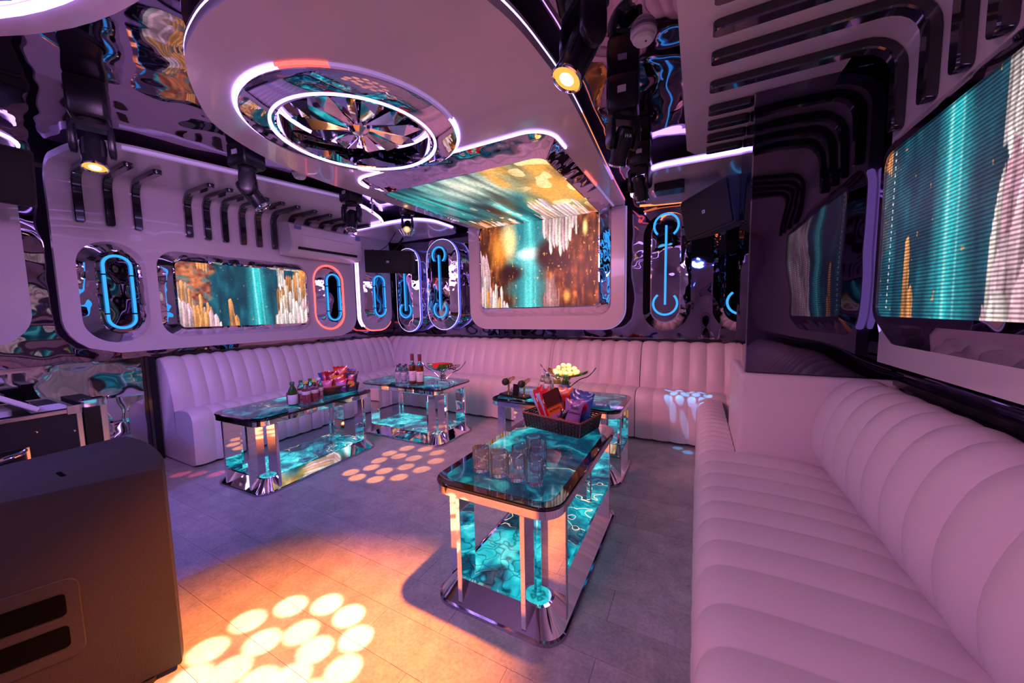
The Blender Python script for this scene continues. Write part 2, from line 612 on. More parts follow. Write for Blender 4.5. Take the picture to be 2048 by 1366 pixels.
def rrect(u0, u1, v0, v1, r, n=7):
    pts = []
    rs = r if isinstance(r, (list, tuple)) else (r, r, r, r)       # bottom-left, bottom-right, top-right, top-left
    for (cu, cv, a0, rr) in ((u0 + rs[0], v0 + rs[0], PI, rs[0]), (u1 - rs[1], v0 + rs[1], 1.5 * PI, rs[1]), (u1 - rs[2], v1 - rs[2], 0, rs[2]), (u0 + rs[3], v1 - rs[3], .5 * PI, rs[3])):
        for i in range(n + 1):
            a = a0 + .5 * PI * i / n
            pts.append((cu + rr * math.cos(a), cv + rr * math.sin(a)))
    return pts


def arc(cx, cy, r, a0, a1, n=24):
    return [(cx + r * math.cos(R(a0 + (a1 - a0) * i / n)), cy + r * math.sin(R(a0 + (a1 - a0) * i / n))) for i in range(n + 1)]


# plane frames: (u, v, w) -> world, w = height above the plane towards the room
XL, YB, XR, ZC = -4.62, 4.45, .90, 2.65
PLX, PRX = -4.45, .76
fL = lambda u, v, w_: (PLX + w_, u, v)
fB = lambda u, v, w_: (u, 4.33 - w_, v)
fR = lambda u, v, w_: (PRX - w_, u, v)
fC = lambda u, v, w_: (u, v, 2.50 - w_)

# ------------------------------------------------------------------ room shell
YF = -1.7
floor = MB().box(XL - .1, XR + .1, YF - .1, YB + .1, -.12, -.004).build('floor', 'floor_vinyl', smooth=0)
tag(floor, 'grey mottled stone-look vinyl floor', kind='structure')
tw, tl = .187, .62
for r_ in range(18):
    y0 = .33 + tw * r_
    k = 0
    x0 = -4.02 - (.31 if r_ % 2 else .02)
    while x0 < .0:
        xa, xb, ya, yb = max(x0, -4.6) + .0008, min(x0 + tl, .02) - .0008, y0 + .0008, y0 + tw - .0008
        if xb - xa > .05:
            MB().box(xa, xb, ya, yb, -.004, 0).build('tile', 'floor_vinyl', floor, smooth=0)
        x0 += tl
tag(MB().box(XL - .1, XR + .1, YF - .1, YB + .1, ZC, ZC + .1).build('ceiling', 'mirror_ceiling', smooth=0), 'rippled dark mirror ceiling', kind='structure')
wl = tag(MB().box(XL - .1, XL, YF - .1, YB + .1, .985, ZC).build('wall_left', 'mirror_black', smooth=0), 'rippled black mirror wall behind the white panels', kind='structure')
MB().box(XL - .1, XL, YF - .1, YB + .1, -.12, .983).build('dado_panel', 'mirror_silver', wl, smooth=0)
tag(MB().box(XL - .1, XR + .1, YB, YB + .1, -.12, ZC).build('wall_back', 'mirror_black', smooth=0), 'rippled black mirror wall around the big screen', kind='structure')
tag(MB().box(XR, XR + .1, YF - .1, YB + .1, -.12, ZC).build('wall_right', 'mirror_black', smooth=0), 'black mirror wall behind the near sofa', kind='structure')
tag(MB().box(XL - .1, XR + .1, YF - .1, YF, -.12, ZC).build('wall_front', 'white_gloss', smooth=0), 'plain lilac wall behind the viewer', kind='structure')
tag(MB().box(XL, -4.50, 1.42, YB, .976, 1.0).build('trim_1', 'trim_black', smooth=0), 'thin black ledge on top of the sofa along the wall', kind='structure')
tag(MB().box(-4.50, .24, 4.385, YB, .982, 1.004).build('trim_2', 'trim_black', smooth=0), 'thin black ledge above the long sofa', kind='structure')
tr3 = tag(MB().box(.855, XR, -1.2, 2.38, .955, .99, b=.004).build('trim_3', 'trim_black'), 'black ledge behind the near sofa', kind='structure')
MB().tube([(.872, -1.2, 1.02), (.872, 2.37, 1.02)], .008, 8).build('rail', 'chrome_dark', tr3)
MB().tube([(.872, -1.2, 1.05), (.872, 2.37, 1.05)], .006, 8).build('rail', 'chrome_dark', tr3)

# pillar: black mirror-glass cladding with a bright edge strip
pil = tag(MB().box(.252, XR, 2.40, 3.04, .982, 2.494).build('pillar', 'pillar_glass', smooth=0), 'glossy black mirror-clad pillar standing on the padded block', kind='structure')
MB().box(.246, .252, 2.394, 2.40, .984, 2.492).build('edge_strip', 'chrome_dark', pil, smooth=0)


# ------------------------------------------------------------------ sofas
def channel(prof, wts, t0, t1, seams, f, bulge, sub=8, jitter=0.0):
    """closed profile [(d,z)] swept along t with a soft puff between seams; wts: how much each point puffs"""
    n = len(prof)
    nor = []
    for i in range(n):
        a, c = Vector(prof[i - 1]), Vector(prof[(i + 1) % n])
        d = (c - a)
        nn = Vector((d.y, -d.x))
        nor.append(nn.normalized() if nn.length > 0 else Vector((0, 0)))
    area_ = sum(prof[i][0] * prof[(i + 1) % n][1] - prof[(i + 1) % n][0] * prof[i][1] for i in range(n))
    if area_ < 0:
        nor = [-q for q in nor]
    ts = []
    S = [s_ for s_ in seams if t0 < s_ < t1]
    S = [t0] + S + [t1]
    for a, c in zip(S[:-1], S[1:]):
        for k in range(sub):
            x = k / sub
            # cluster samples near the seams
            x = .5 - .5 * math.cos(PI * x)
            ts.append((a + (c - a) * x, 1 - abs(2 * x - 1) ** 2.1))
    ts.append((t1, 0))
    rings = []
    for t, h in ts:
        rings.append([f(t, prof[i][0] + nor[i].x * bulge * h * wts[i], prof[i][1] + nor[i].y * bulge * h * wts[i]) for i in range(n)])
    return MB().loft(rings, caps=(1, 1))


def smooth_profile(P, W, n=3):
    out, ow = [], []
    m = len(P)
    for i in range(m - 1):
        p0, p1, p2, p3 = P[max(i - 1, 0)], P[i], P[i + 1], P[min(i + 2, m - 1)]
        for k in range(n):
            t = k / n
            out.append(tuple(.5 * ((2 * p1[j]) + (-p0[j] + p2[j]) * t + (2 * p0[j] - 5 * p1[j] + 4 * p2[j] - p3[j]) * t * t + (-p0[j] + 3 * p1[j] - 3 * p2[j] + p3[j]) * t ** 3) for j in (0, 1)))
            ow.append(W[i] + (W[i + 1] - W[i]) * t)
    out.append(P[-1])
    ow.append(W[-1])
    return out, ow


# profiles in (distance from the wall, z)
BACK = [(.335, .475), (.318, .60), (.272, .75), (.215, .88), (.165, .945), (.105, .968), (.045, .955), (.014, .91)]
BW = [.3, .9, 1, 1, 1, .7, .3, 0]
SEAT = [(.325, .478), (.42, .498), (.55, .507), (.62, .497), (.662, .462), (.678, .40), (.676, .2), (.672, .03)]
SW = [.2, .9, 1, 1, 1, 1, .8, .5]
bp_, bw_ = smooth_profile(BACK, BW)
sp_, sw_ = smooth_profile(SEAT, SW)
bp_ += [(.012, .012), (.322, .012)]
bw_ += [0, 0]
sp_ += [(.60, .012), (.33, .012)]
sw_ += [0, 0]
fSB = lambda t, d, z: (t, 4.44 - d, z)
fSL = lambda t, d, z: (-4.612 + d, t, z)


def sofa(name, label, f, t0, t1, seams, group=None, back_t=None, seat_t=None, wx=None):
    mid = f((t0 + t1) / 2, .35, 0)
    r_ = T(name, label, 'sofa', mid, group, world=True)
    b0, b1 = back_t or (t0, t1)
    s0, s1 = seat_t or (t0, t1)
    channel(bp_, bw_, b0, b1, seams, f, .024).build('backrest', 'leather', r_, 60)
    channel(sp_, sw_, s0, s1, seams, f, .018).build('seat', 'leather', r_, 60)
    MB().loft([[f(s0 + .03, .60, .0), f(s0 + .03, .60, .02), f(s0 + .03, .40, .02), f(s0 + .03, .40, .0)], [f(s1 - .03, .60, .0), f(s1 - .03, .60, .02), f(s1 - .03, .40, .02), f(s1 - .03, .40, .0)]], caps=(1, 1)).build('plinth', 'black_matte', r_, 0)
    return r_


bs = [-4.284, -4.14, -3.987, -3.721, -3.466, -3.253, -3.018, -2.806, -2.603, -2.445, -2.284, -2.099, -1.933, -1.76, -1.64, -1.477, -1.319, -1.155, -1.007, -.854, -.706, -.553, -.378, -.219, -.06, .1]
bs = [-4.45, -4.30, -4.13] + [-3.97 + .169 * i for i in range(15)] + [-1.477, -1.319, -1.155, -1.007, -.854, -.706, -.553, -.378, -.219, -.06, .1, .26, .42]
sofa('banquette_sofa', 'white channelled leather sofa in the corner, under the wall of the big screen', fSB, -4.29, -1.645, bs, back_t=(-4.585, -1.645), seat_t=(-4.29, -1.645))
sofa('banquette_sofa', 'middle white channelled sofa section, behind the table with microphones', fSB, -1.637, -.557, bs)
sofa('banquette_sofa', 'white channelled sofa section with blue light spots beside the padded block', fSB, -.549, .78, bs)
lsm = [1.56, 1.68, 1.807, 1.917, 2.053, 2.197, 2.335, 2.482, 2.631, 2.772, 2.92, 3.07, 3.22, 3.37, 3.52, 3.67, 3.82, 3.97, 4.10]
ls = sofa('banquette_sofa', 'white channelled sofa with an open end, under the left screen', fSL, 1.40, 2.478, lsm)
sofa('banquette_sofa', 'white channelled sofa section between left screen and corner, behind the snack table', fSL, 2.486, 3.735, lsm, back_t=(2.486, 4.175), seat_t=(2.486, 3.735))
tag(MB().box(XL + .004, -4.53, 1.335, 1.385, 0, .985, b=.004).build('end_board', 'black_plastic'), 'narrow black upright board against the open end of the left sofa', 'board')

# near right sofa
rb = [(.645, .47), (.612, .52), (.578, .605), (.576, .73), (.622, .872), (.683, .945), (.741, .966), (.797, .955), (.835, .91), (.848, .84)]
rw = [.2, .6, 1, 1, 1, 1, .8, .5, .2, 0]
rp, rpw = smooth_profile(rb, rw)
rp += [(.85, .48)]
rpw += [0]
rs = [(.655, .478), (.50, .502), (.30, .508), (.12, .503), (.058, .482), (.03, .44), (.02, .36), (.022, .2), (.026, .03)]
rsp, rsw = smooth_profile(rs, [.2, .9, 1, 1, 1, 1, 1, .8, .5])
rsp += [(.10, .012), (.64, .012)]
rsw += [0, 0]
fSR = lambda t, d, z: (d, t, z)
rseams = [-.75, -.57, -.39, -.21, -.03, .15, .33, .50, .66, .82, .977, 1.126, 1.301, 1.446, 1.601, 1.747, 1.893, 2.05, 2.21]
nr = T('lounge_sofa', 'big pink-lit leather sofa closest to the viewer, with rounded puffy backrest', 'sofa', (.4, .9, 0), world=True)
channel(rp, rpw, -.9, 2.386, rseams, fSR, .030, 10).build('backrest', 'leather', nr, 70)
channel(rsp, rsw, -.9, 2.386, rseams, fSR, .016, 10).build('seat', 'leather', nr, 70)
MB().box(.10, .60, -.88, 2.36, 0, .016).build('plinth', 'black_matte', nr, 0)
# padded block that carries the pillar, and the narrow seat strip in front of it
blk = T('padded_block', 'tall padded leather end block under the black pillar', 'sofa block', (.5, 2.7, 0), world=True)
MB().loft([[(x, y, z) for x, y in rrect(.222 + i, XR - .004 - i, 2.394 + i, 3.03 - i, .03, 4)] for z, i in ((.005, .004), (.02, 0), (.94, 0), (.962, .004), (.974, .016), (.977, .03))], caps=(1, 1)).build('body', 'leather', blk, 50)
st_prof, st_w = smooth_profile([(.215, .492), (.12, .503), (.058, .482), (.03, .44), (.02, .36), (.022, .2), (.026, .03)], [.3, 1, 1, 1, 1, .8, .5])
st_prof += [(.05, .012), (.215, .012)]
st_w += [0, 0]
sst = channel(st_prof, st_w, 2.394, 3.735, [2.45 + .105 * i for i in range(13)], fSR, .012).build('seat_strip', 'leather', None, 60)
tag(sst, 'narrow ribbed leather seat strip running past the padded block', 'seat')


# ------------------------------------------------------------------ screens
def lin(c):
    c = np.asarray(c, float) / 255.0
    return np.where(c <= .04045, c / 12.92, ((c + .055) / 1.055) ** 2.4)


def vnoise(u, v, su, sv, seed):
    g = np.random.default_rng(seed).random((64, 64))
    x, y = u * su, v * sv
    xi, yi = np.floor(x).astype(int), np.floor(y).astype(int)
    fx, fy = x - xi, y - yi
    fx, fy = fx * fx * (3 - 2 * fx), fy * fy * (3 - 2 * fy)
    a, b = g[xi % 64, yi % 64], g[(xi + 1) % 64, yi % 64]
    c, d = g[xi % 64, (yi + 1) % 64], g[(xi + 1) % 64, (yi + 1) % 64]
    return (a * (1 - fx) + b * fx) * (1 - fy) + (c * (1 - fx) + d * fx) * fy


def mixc(a, c, k):
    k = np.clip(k, 0, 1)[..., None]
    return a * (1 - k) + np.asarray(c, float) * k


def crystals(img, u, v, lst, asp):
    """rounded bright crystals: (u, base v, half width, height, lean, colour)"""
    tex = vnoise(u, v, 120, 40, 5)
    for (cu, cv, hw, hh, lean, c) in lst:
        t = (v - cv) / hh
        tt = np.clip(t, 0, 1)
        wdt = (4 * np.clip(tt * .93 + .07, 0, 1) * (1 - tt)) ** .55
        x = (u - cu - lean * t) / hw
        k = np.clip((wdt - np.abs(x)) * 6, 0, 1) * ((t > 0) & (t < 1))
        edge_ = np.clip(np.abs(x) / np.maximum(wdt, .05), 0, 1) ** 3
        sh = (.70 + .34 * tt + .16 * (tex - .5)) * (1 - .30 * edge_ * (x > 0))
        cc = np.asarray(c, float) * sh[..., None] + np.array([30., -14, -30]) * (edge_ * .6)[..., None]
        img = img * (1 - k[..., None]) + cc * k[..., None]
    return img


def columns(img, u, v, env, w_, seed, cols, jit=.2, soft=1.0, lean=0.0):
    """a wall of pointed crystal columns whose tops follow env(u)"""
    uu = u + lean * v + .18 * w_ * (vnoise(u, v, 14, 9, seed + 3) - .5)
    q = uu / w_ + seed * .37
    c = np.floor(q).astype(int)
    r1 = np.abs(np.sin(c * 12.9898 + seed * 4.1) * 43758.5453) % 1
    r2 = np.abs(np.sin(c * 78.233 + seed * 1.7) * 12543.123) % 1
    ctr = .30 + .40 * r2
    x = np.where(q - c < ctr, (q - c - ctr) / ctr, (q - c - ctr) / (1 - ctr))
    top = env(u) + jit * (r1 - .5) - (.6 + 1.2 * r2) * 1.6 * w_ * np.abs(x) ** 1.5
    k = np.clip((top - v) / (.012 * soft), 0, 1) * (env(u) > 0)
    pal = np.asarray(cols, float)
    base = pal[(r2 * 997).astype(int) % len(pal)]
    sh = np.where(x < 0, 1.02, .80) * (.72 + .30 * np.clip(1 - (top - v) / .4, 0, 1)) + .26 * (vnoise(u, v, 110, 9, seed + 9) - .5) - .18 * np.clip(np.abs(x) - .7, 0, 1) / .3
    return img * (1 - k[..., None]) + np.clip(base * sh[..., None], 0, 255) * k[..., None]


def petals(seed, n, ureg, vreg, hw, hh, cols, lean=.02):
    g = random.Random(seed)
    L = []
    for _ in range(n):
        L.append((g.uniform(*ureg), g.uniform(*vreg), g.uniform(*hw), g.uniform(*hh), g.uniform(-lean, lean), cols[g.randrange(len(cols))]))
    return sorted(L, key=lambda q: -q[1])


def paint_a(u, v, rock=1.0):
    n1 = vnoise(u, v, 40, 4, 1)
    n2 = vnoise(u, v, 9, 5, 2)
    img = np.zeros(u.shape + (3,)) + np.array([14, 52, 70.])
    img = mixc(img, (26, 105, 122), n1 * n2 * 1.3)
    cx = .555 + .02 * (1 - v)
    d = np.abs(u - cx) / (.075 + .03 * (1 - v))
    img = mixc(img, (48, 190, 196), np.clip(1.15 - d, 0, 1) * (.55 + .6 * vnoise(u, v, 60, 1.2, 3)))
    img = mixc(img, (190, 245, 240), np.clip(1 - np.abs(u - cx + .018) / .012, 0, 1) * .7)
    img = mixc(img, (170, 235, 235), np.clip(1 - np.abs(u - cx - .03) / .008, 0, 1) * .55)
    sp = (vnoise(u, v, 90, 22, 9) > .955)
    img = mixc(img, (235, 150, 80), sp * .7)
    # rocks on both sides
    rn = .5 * vnoise(u, v, 40, 26, 4) + .5 * vnoise(u, v, 16, 7, 47)
    lb = .20 - .12 * (1 - v) + .10 * vnoise(u, v, 3, 9, 6)
    k = np.clip((lb - u) / .03, 0, 1) * rock
    rockc = np.array([178, 106, 52.]) * (.10 + 1.25 * rn)[..., None] + np.array([30, 10, 25.])
    img = img * (1 - k[..., None]) + rockc * k[..., None]
    img = mixc(img, (84, 122, 128), k * np.clip(vnoise(u, v, 34, 26, 8) * 3 - 1.7, 0, 1) * .8)
    rbound = .86 - .10 * (1 - v) + .05 * vnoise(u, v, 4, 10, 12)
    k = np.clip((u - rbound) / .03, 0, 1)
    rockc = np.array([220, 140, 60.]) * (.45 + .9 * vnoise(u, v, 30, 20, 14))[..., None] + np.array([40, 20, 25.])
    img = img * (1 - k[..., None]) + rockc * k[..., None]
    W, O, P, D = (252, 232, 228), (240, 160, 96), (246, 196, 210), (196, 120, 70)
    ip = lambda xs, ys: (lambda q: np.interp(q, xs, ys))
    if rock > .5:
        img = columns(img, u, v, ip((0, .08, .16, .24, .26), (.62, .60, .40, .14, -1)), .022, 11, (D, O, (150, 96, 60), (196, 150, 130)), .30)
        img = columns(img, u, v, ip((0, .06, .13, .20, .27, .28), (.46, .42, .26, .22, .06, -1)), .034, 12, (W, P, O, W), .16)
    img = columns(img, u, v, ip((.325, .33, .365, .37, .40, .41), (-1, .50, .40, .22, .20, -1)), .036, 13, (O, (250, 190, 130)), .10)
    if rock > .5:
        img = columns(img, u, v, ip((.72, .725, .80, .88, 1.0), (-1, .50, .86, .90, .8)), .018, 21, (D, O, (214, 170, 120), W), .34)
        img = columns(img, u, v, ip((.69, .70, .78, .86, .94, 1.0), (-1, .20, .62, .66, .44, .5)), .030, 22, (W, P, W, (250, 214, 190)), .26)
        img = columns(img, u, v, ip((.70, .71, .80, .90, 1.0), (-1, .10, .34, .26, .30)), .040, 23, (W, P, W), .18)
    else:
        img = columns(img, u, v, ip((.72, .725, .76, .82, .88, 1.4), (-1, .40, .74, 1.0, 1.5, 2.0)), .030, 24, (W, P, (236, 176, 196)), .34)
        img = columns(img, u, v, ip((.70, .705, .78, .86, 1.0, 1.4), (-1, .12, .40, .80, 1.1, 1.4)), .050, 25, (P, W, (248, 206, 220)), .30)
        img = columns(img, u, v, ip((.71, .715, .80, .92, 1.4), (-1, .06, .20, .44, .8)), .070, 26, (W, P), .20)
    img = columns(img, u, 1 - v, ip((.735, .74, .80, .805), (-1, .30, .42, -1)), .022, 27, (W, (250, 220, 200)), .12)
    img = columns(img, u, 1 - v, ip((.13, .135, .20, .205), (-1, .10, .16, -1)), .020, 28, (O, D), .10)
    img *= (.9 + .2 * vnoise(u, v, 120, 60, 21))[..., None]
    return np.clip(img, 0, 255)


def paint_b(u, v):
    """back wall picture: bright waterfall between brown rocks"""
    rn = vnoise(u, v, 22, 9, 31)
    rn2 = vnoise(u, v, 46, 26, 32)
    vs_ = vnoise(u, v, 60, 7, 38)
    img = np.array([150, 74, 26.])[None, None] * (.12 + 1.25 * rn * vs_ * (.5 + .8 * rn2))[..., None] + np.array([34, 14, 10.])
    # opening with glow
    op = np.clip(1.25 - np.abs(u - .44) / (.17 + .10 * np.clip(v - .62, 0, 1) * 2 - .03 * np.sin(v * 21)), 0, 1)
    img = mixc(img, (30, 120, 130), op * 1.3)
    img = mixc(img, (255, 214, 150), np.clip(1 - np.hypot((u - .27) / .10, (v - .80) / .30), 0, 1) * 1.6)
    img = mixc(img, (255, 150, 50), np.clip(1 - np.hypot((u - .17) / .10, (v - .70) / .35), 0, 1) * 1.0)
    col_ = np.clip(1.1 - np.abs(u - .455) / (.045 + .06 * (1 - v)), 0, 1)
    img = mixc(img, (90, 215, 210), col_ * (.45 + .75 * vnoise(u, v, 70, 1.5, 33)))
    img = mixc(img, (255, 255, 250), np.clip(1 - np.hypot((u - .45) / .13, (v - .63) / .09), 0, 1) * 1.8)
    img = mixc(img, (170, 250, 245), np.clip(1 - np.hypot((u - .44) / .2, (v - .60) / .2), 0, 1) * .55)
    # dark jutting rocks
    for (cu, cv, ru, rv) in ((.60, .60, .10, .17), (.28, .42, .11, .10), (.70, .50, .12, .10)):
        img = mixc(img, (42, 16, 14), np.clip(1.25 - np.hypot((u - cu) / ru, (v - cv) / rv), 0, 1) * 1.3)
    W, P, O = (250, 226, 216), (238, 190, 200), (240, 150, 70)
    # hanging crystals on the upper right, standing ones lower left (drawn with flipped v)
    ip = lambda xs, ys: (lambda q: np.interp(q, xs, ys))
    img = columns(img, u, 1 - v, ip((.56, .565, .62, .74, .84, .85), (-1, .12, .30, .36, .16, -1)), .026, 41, (W, P, (214, 160, 170)), .22, 1.5)
    img = columns(img, u, v, ip((0, .05, .09, .095), (.70, .66, .42, -1)), .034, 42, (P, W, (200, 140, 150)), .2, 1.5)
    img = columns(img, u, v, ip((0, .10, .20, .27, .275), (.34, .30, .22, .08, -1)), .026, 43, (W, P, O, W), .2, 1.5)
    img = columns(img, u, v, ip((.56, .565, .66, .70, .705), (-1, .20, .34, .12, -1)), .024, 44, ((176, 120, 120), (150, 96, 96)), .2, 2)
    img = mixc(img, (250, 160, 70), np.clip(1.1 - np.hypot((u - .76) / .035, (v - .12) / .09), 0, 1) * 1.2)
    img = mixc(img, (200, 150, 150), np.clip(1 - np.abs(u - .62) / .07, 0, 1) * np.clip(1 - v * 2.2, 0, 1) * vnoise(u, v, 50, 8, 35) * 1.4)
    img = mixc(img, (255, 190, 90), (vnoise(u, v, 100, 26, 36) > .93) * .7)
    img = mixc(img, (255, 225, 140), np.clip(1 - np.hypot((u - .90) / .025, (v - .86) / .12), 0, 1) * 1.4)
    img *= (.88 + .24 * vnoise(u, v, 140, 90, 37))[..., None]
    return np.clip(img * 1.05, 0, 255)


def paint_c(u, v):
    """ceiling picture, v = 1 at the edge that meets the back screen: streaks pulled towards the viewer"""
    s1 = vnoise(u + .10 * (1 - v), v, 34, 3.2, 51)
    s2 = vnoise(u, v, 12, 5, 52)
    img = np.array([22, 74, 84.])[None, None] * (.25 + 1.1 * s1)[..., None]
    img = mixc(img, (40, 160, 150), s1 * s2 * 1.5 * np.clip(1.1 - u, 0, 1))
    img = mixc(img, (236, 226, 200), np.clip(1.15 - np.hypot((u - .50) / .34, (v - .16) / .30), 0, 1) * (.35 + .9 * s1))
    img = mixc(img, (226, 150, 60), np.clip((u - .62 + .12 * (s2 - .5)) / .12, 0, 1) * (.45 + .8 * s2) * np.clip(1.5 - v, 0, 1))
    img = mixc(img, (255, 220, 160), np.clip((u - .66) / .2, 0, 1) * (vnoise(u, v, 16, 9, 53) > .55) * .75)
    img = mixc(img, (18, 44, 50), np.clip(1.3 - np.hypot((u - .47) / .16, (v - .50) / .16), 0, 1) * .9 * s2 * 1.6)
    colm = np.clip(1.1 - np.abs(u - .455) / .05, 0, 1) * np.clip((v - .38) / .15, 0, 1)
    img = mixc(img, (110, 225, 220), colm * (.5 + .7 * vnoise(u, v, 80, 1.5, 54)))
    rb_ = np.clip((v - .72) / .2, 0, 1)
    img = mixc(img, (130, 64, 26), rb_ * np.clip(np.abs(u - .45) / .2 - .5, 0, 1) * (.5 + .8 * s1))
    W, P = (252, 226, 214), (240, 196, 204)
    ip = lambda xs, ys: (lambda q: np.interp(q, xs, ys))
    img = columns(img, u, 1 - v, ip((.57, .575, .66, .82, .94, .95), (-1, .14, .42, .46, .22, -1)), .030, 61, (W, P, (246, 190, 150)), .30, 1.5)
    img = columns(img, u, 1 - v, ip((.06, .065, .20, .38, .385), (-1, .18, .16, .08, -1)), .018, 62, (W, P, (240, 160, 96), (150, 90, 60)), .2, 1.5)
    sp = vnoise(u, v, 50, 10, 55) > .86
    img = mixc(img, (250, 190, 150), sp * np.clip(v * 1.6 - .2, 0, 1) * .85 * (u < .5))
    img *= (.88 + .24 * vnoise(u, v, 120, 90, 57))[..., None]
    return np.clip(img * 1.05, 0, 255)


def display(name, u0, u1, v0, v1, r, f, w_, painter, m, parent, nu=300, nv=190, flip=False):
    us = np.linspace(0, 1, nu)
    vs = np.linspace(0, 1, nv)
    U, V = np.meshgrid(us, vs, indexing='ij')
    W_, H_ = u1 - u0, v1 - v0
    ins = np.zeros(nv)
    for j, vv in enumerate(vs * H_):
        d = min(vv, H_ - vv)
        if d < r:
            ins[j] = r - math.sqrt(max(0, r * r - (r - d) ** 2))
    lo, hi = ins / W_, 1 - ins / W_
    UU = lo[None, :] + U * (hi - lo)[None, :]
    img = painter(1 - UU if flip else UU, V)
    rgb = lin(img)
    colr = np.concatenate([rgb, np.ones(rgb.shape[:2] + (1,))], axis=2).reshape(-1, 4)
    mb = MB()
    mb.v = [f(u0 + W_ * UU[i, j], v0 + H_ * V[i, j], w_) for i in range(nu) for j in range(nv)]
    mb.f = [(i * nv + j, (i + 1) * nv + j, (i + 1) * nv + j + 1, i * nv + j + 1) for i in range(nu - 1) for j in range(nv - 1)]
    return mb.build(name, m, parent, smooth=0, colors=colr)


def bezel(f, outer, inner, w0, w1, ro, ri, lip=.02):
    """proud bevel: flat lip at the front around the display, slope back to the panel"""
    o = rrect(*outer, ro, 8)
    i_ = rrect(*inner, ri, 8)
    k = rrect(inner[0] - lip, inner[1] + lip, inner[2] - lip, inner[3] + lip, tuple(x + lip for x in ri) if isinstance(ri, tuple) else ri + lip, 8)
    return MB().loft([[f(u, v, w0) for u, v in o], [f(u, v, w1) for u, v in k], [f(u, v, w1) for u, v in i_], [f(u, v, w1 - .012) for u, v in i_]])


# left wall screen
sL = T('led_screen', 'wide LED screen set into the left white wall panel', 'screen', (PLX, 2.16, 1.57), world=True)
bezel(fL, (1.435, 2.885, 1.165, 1.985), (1.535, 2.785, 1.255, 1.885), .0, .085, .16, .05).build('bezel', 'chrome_wavy', sL, 25)
display('display', 1.535, 2.785, 1.255, 1.885, .05, fL, .074, paint_a, 'screen', sL)
# right wall screen
def paint_r(u, v):
    img = paint_a(.16 + 1.12 * u, v, .25)
    return mixc(img, (235, 235, 245), (np.abs(u - .058) < .004) * (np.sin(v * 150) > 0) * .8 * (v > .05))


sR = T('led_screen', 'huge lined LED screen on the near side wall, teal stripes and pink crystals', 'screen', (PRX, 1.5, 1.65), world=True)
bezel(fR, (.76, 2.265, 1.175, 2.09), (.85, 2.165, 1.30, 1.985), .0, .055, .15, .05, .03).build('bezel', 'mirror_black', sR, 25)
display('display', .85, 2.165, 1.30, 1.985, .05, fR, .046, paint_r, 'screen_lined', sR, flip=True)
# back wall and ceiling screens (they meet at the edge)
sB = T('led_screen', 'LED screen on the far wall showing a bright waterfall between brown rocks', 'screen', (-1.77, 4.15, 1.9), world=True)
SX0, SX1 = -2.545, -.992
fBk = lambda u, v, w_: (u, 4.15 - w_, v)
bezel(fBk, (SX0 - .13, SX1 + .11, 1.285, 2.60), (SX0, SX1, 1.40, 2.60), .0, .135, .16, .06, .012).build('bezel', 'chrome_wavy', sB, 25)
display('display', SX0, SX1, 1.40, 2.43, .055, fBk, .128, paint_b, 'screen', sB)
sC = T('led_screen', 'LED screen on the ceiling above the far screen, teal and orange streaks', 'screen', (-1.77, 3.2, 2.5), world=True)
bezel(fC, (SX0 - .11, SX1 + .115, 2.18, 4.012), (SX0, SX1, 2.40, 4.012), .0, .072, (.17, .17, .002, .002), (.08, .08, .001, .001), .012).build('bezel', 'chrome_wavy', sC, 25)
display('display', SX0, SX1, 2.40, 4.02, .07, fC, .066, paint_c, 'screen', sC)

# ------------------------------------------------------------------ ceiling plate (disc that runs into the frame of the screens)
FXL, FXR = -2.82, -.735
pts = [(-2.80, 4.15), (-2.86, 3.2), (-2.895, 2.40), (-2.905, 2.11), (-2.862, 1.75), (-2.785, 1.478), (-2.63, 1.204), (-2.45, 1.044), (-2.10, .845), (-1.82, .772), (-1.56, .762), (-1.25, .80), (-.98, .92), (-.79, 1.08), (-.70, 1.28), (-.655, 1.577), (-.642, 2.058), (-.70, 3.2), (-.735, 4.15)]


def spline(P, n=6, closed=False):
    out = []
    m = len(P)
    for i in range(m if closed else m - 1):
        g = (lambda k: P[k % m]) if closed else (lambda k: P[min(max(k, 0), m - 1)])
        p0, p1, p2, p3 = g(i - 1), g(i), g(i + 1), g(i + 2)
        for k in range(n):
            t = k / n
            out.append(tuple(.5 * (2 * p1[j] + (p2[j] - p0[j]) * t + (2 * p0[j] - 5 * p1[j] + 4 * p2[j] - p3[j]) * t * t + (-p0[j] + 3 * p1[j] - 3 * p2[j] + p3[j]) * t ** 3) for j in range(len(p1))))
    if not closed:
        out.append(P[-1])
    return out


outl = spline(pts)
HUB = (-1.915, 1.635)
ring_hole = arc(*HUB, .47, 0, 360, 56)[:-1]
cpl = T('disc_panel', 'large white disc-ended ceiling panel that runs into the far screen frame', 'ceiling panel', (-1.8, 2.4, 2.5), world=True)
MB().plate([outl, list(reversed(ring_hole))], fC, .0, -.07).build('panel', 'white_gloss', cpl, 30)
edge = outl


def offs(P, d):
    """shift an open 2-D path sideways by d"""
    o = []
    for i, p in enumerate(P):
        a, c = Vector(P[max(i - 1, 0)]), Vector(P[min(i + 1, len(P) - 1)])
        t = (c - a).normalized()
        o.append((p[0] + t.y * d, p[1] - t.x * d))
    return o


eo = offs(edge, -.008) if True else edge
z3 = lambda P, z: [(x, y, z) for x, y in P]
n_ = len(eo)
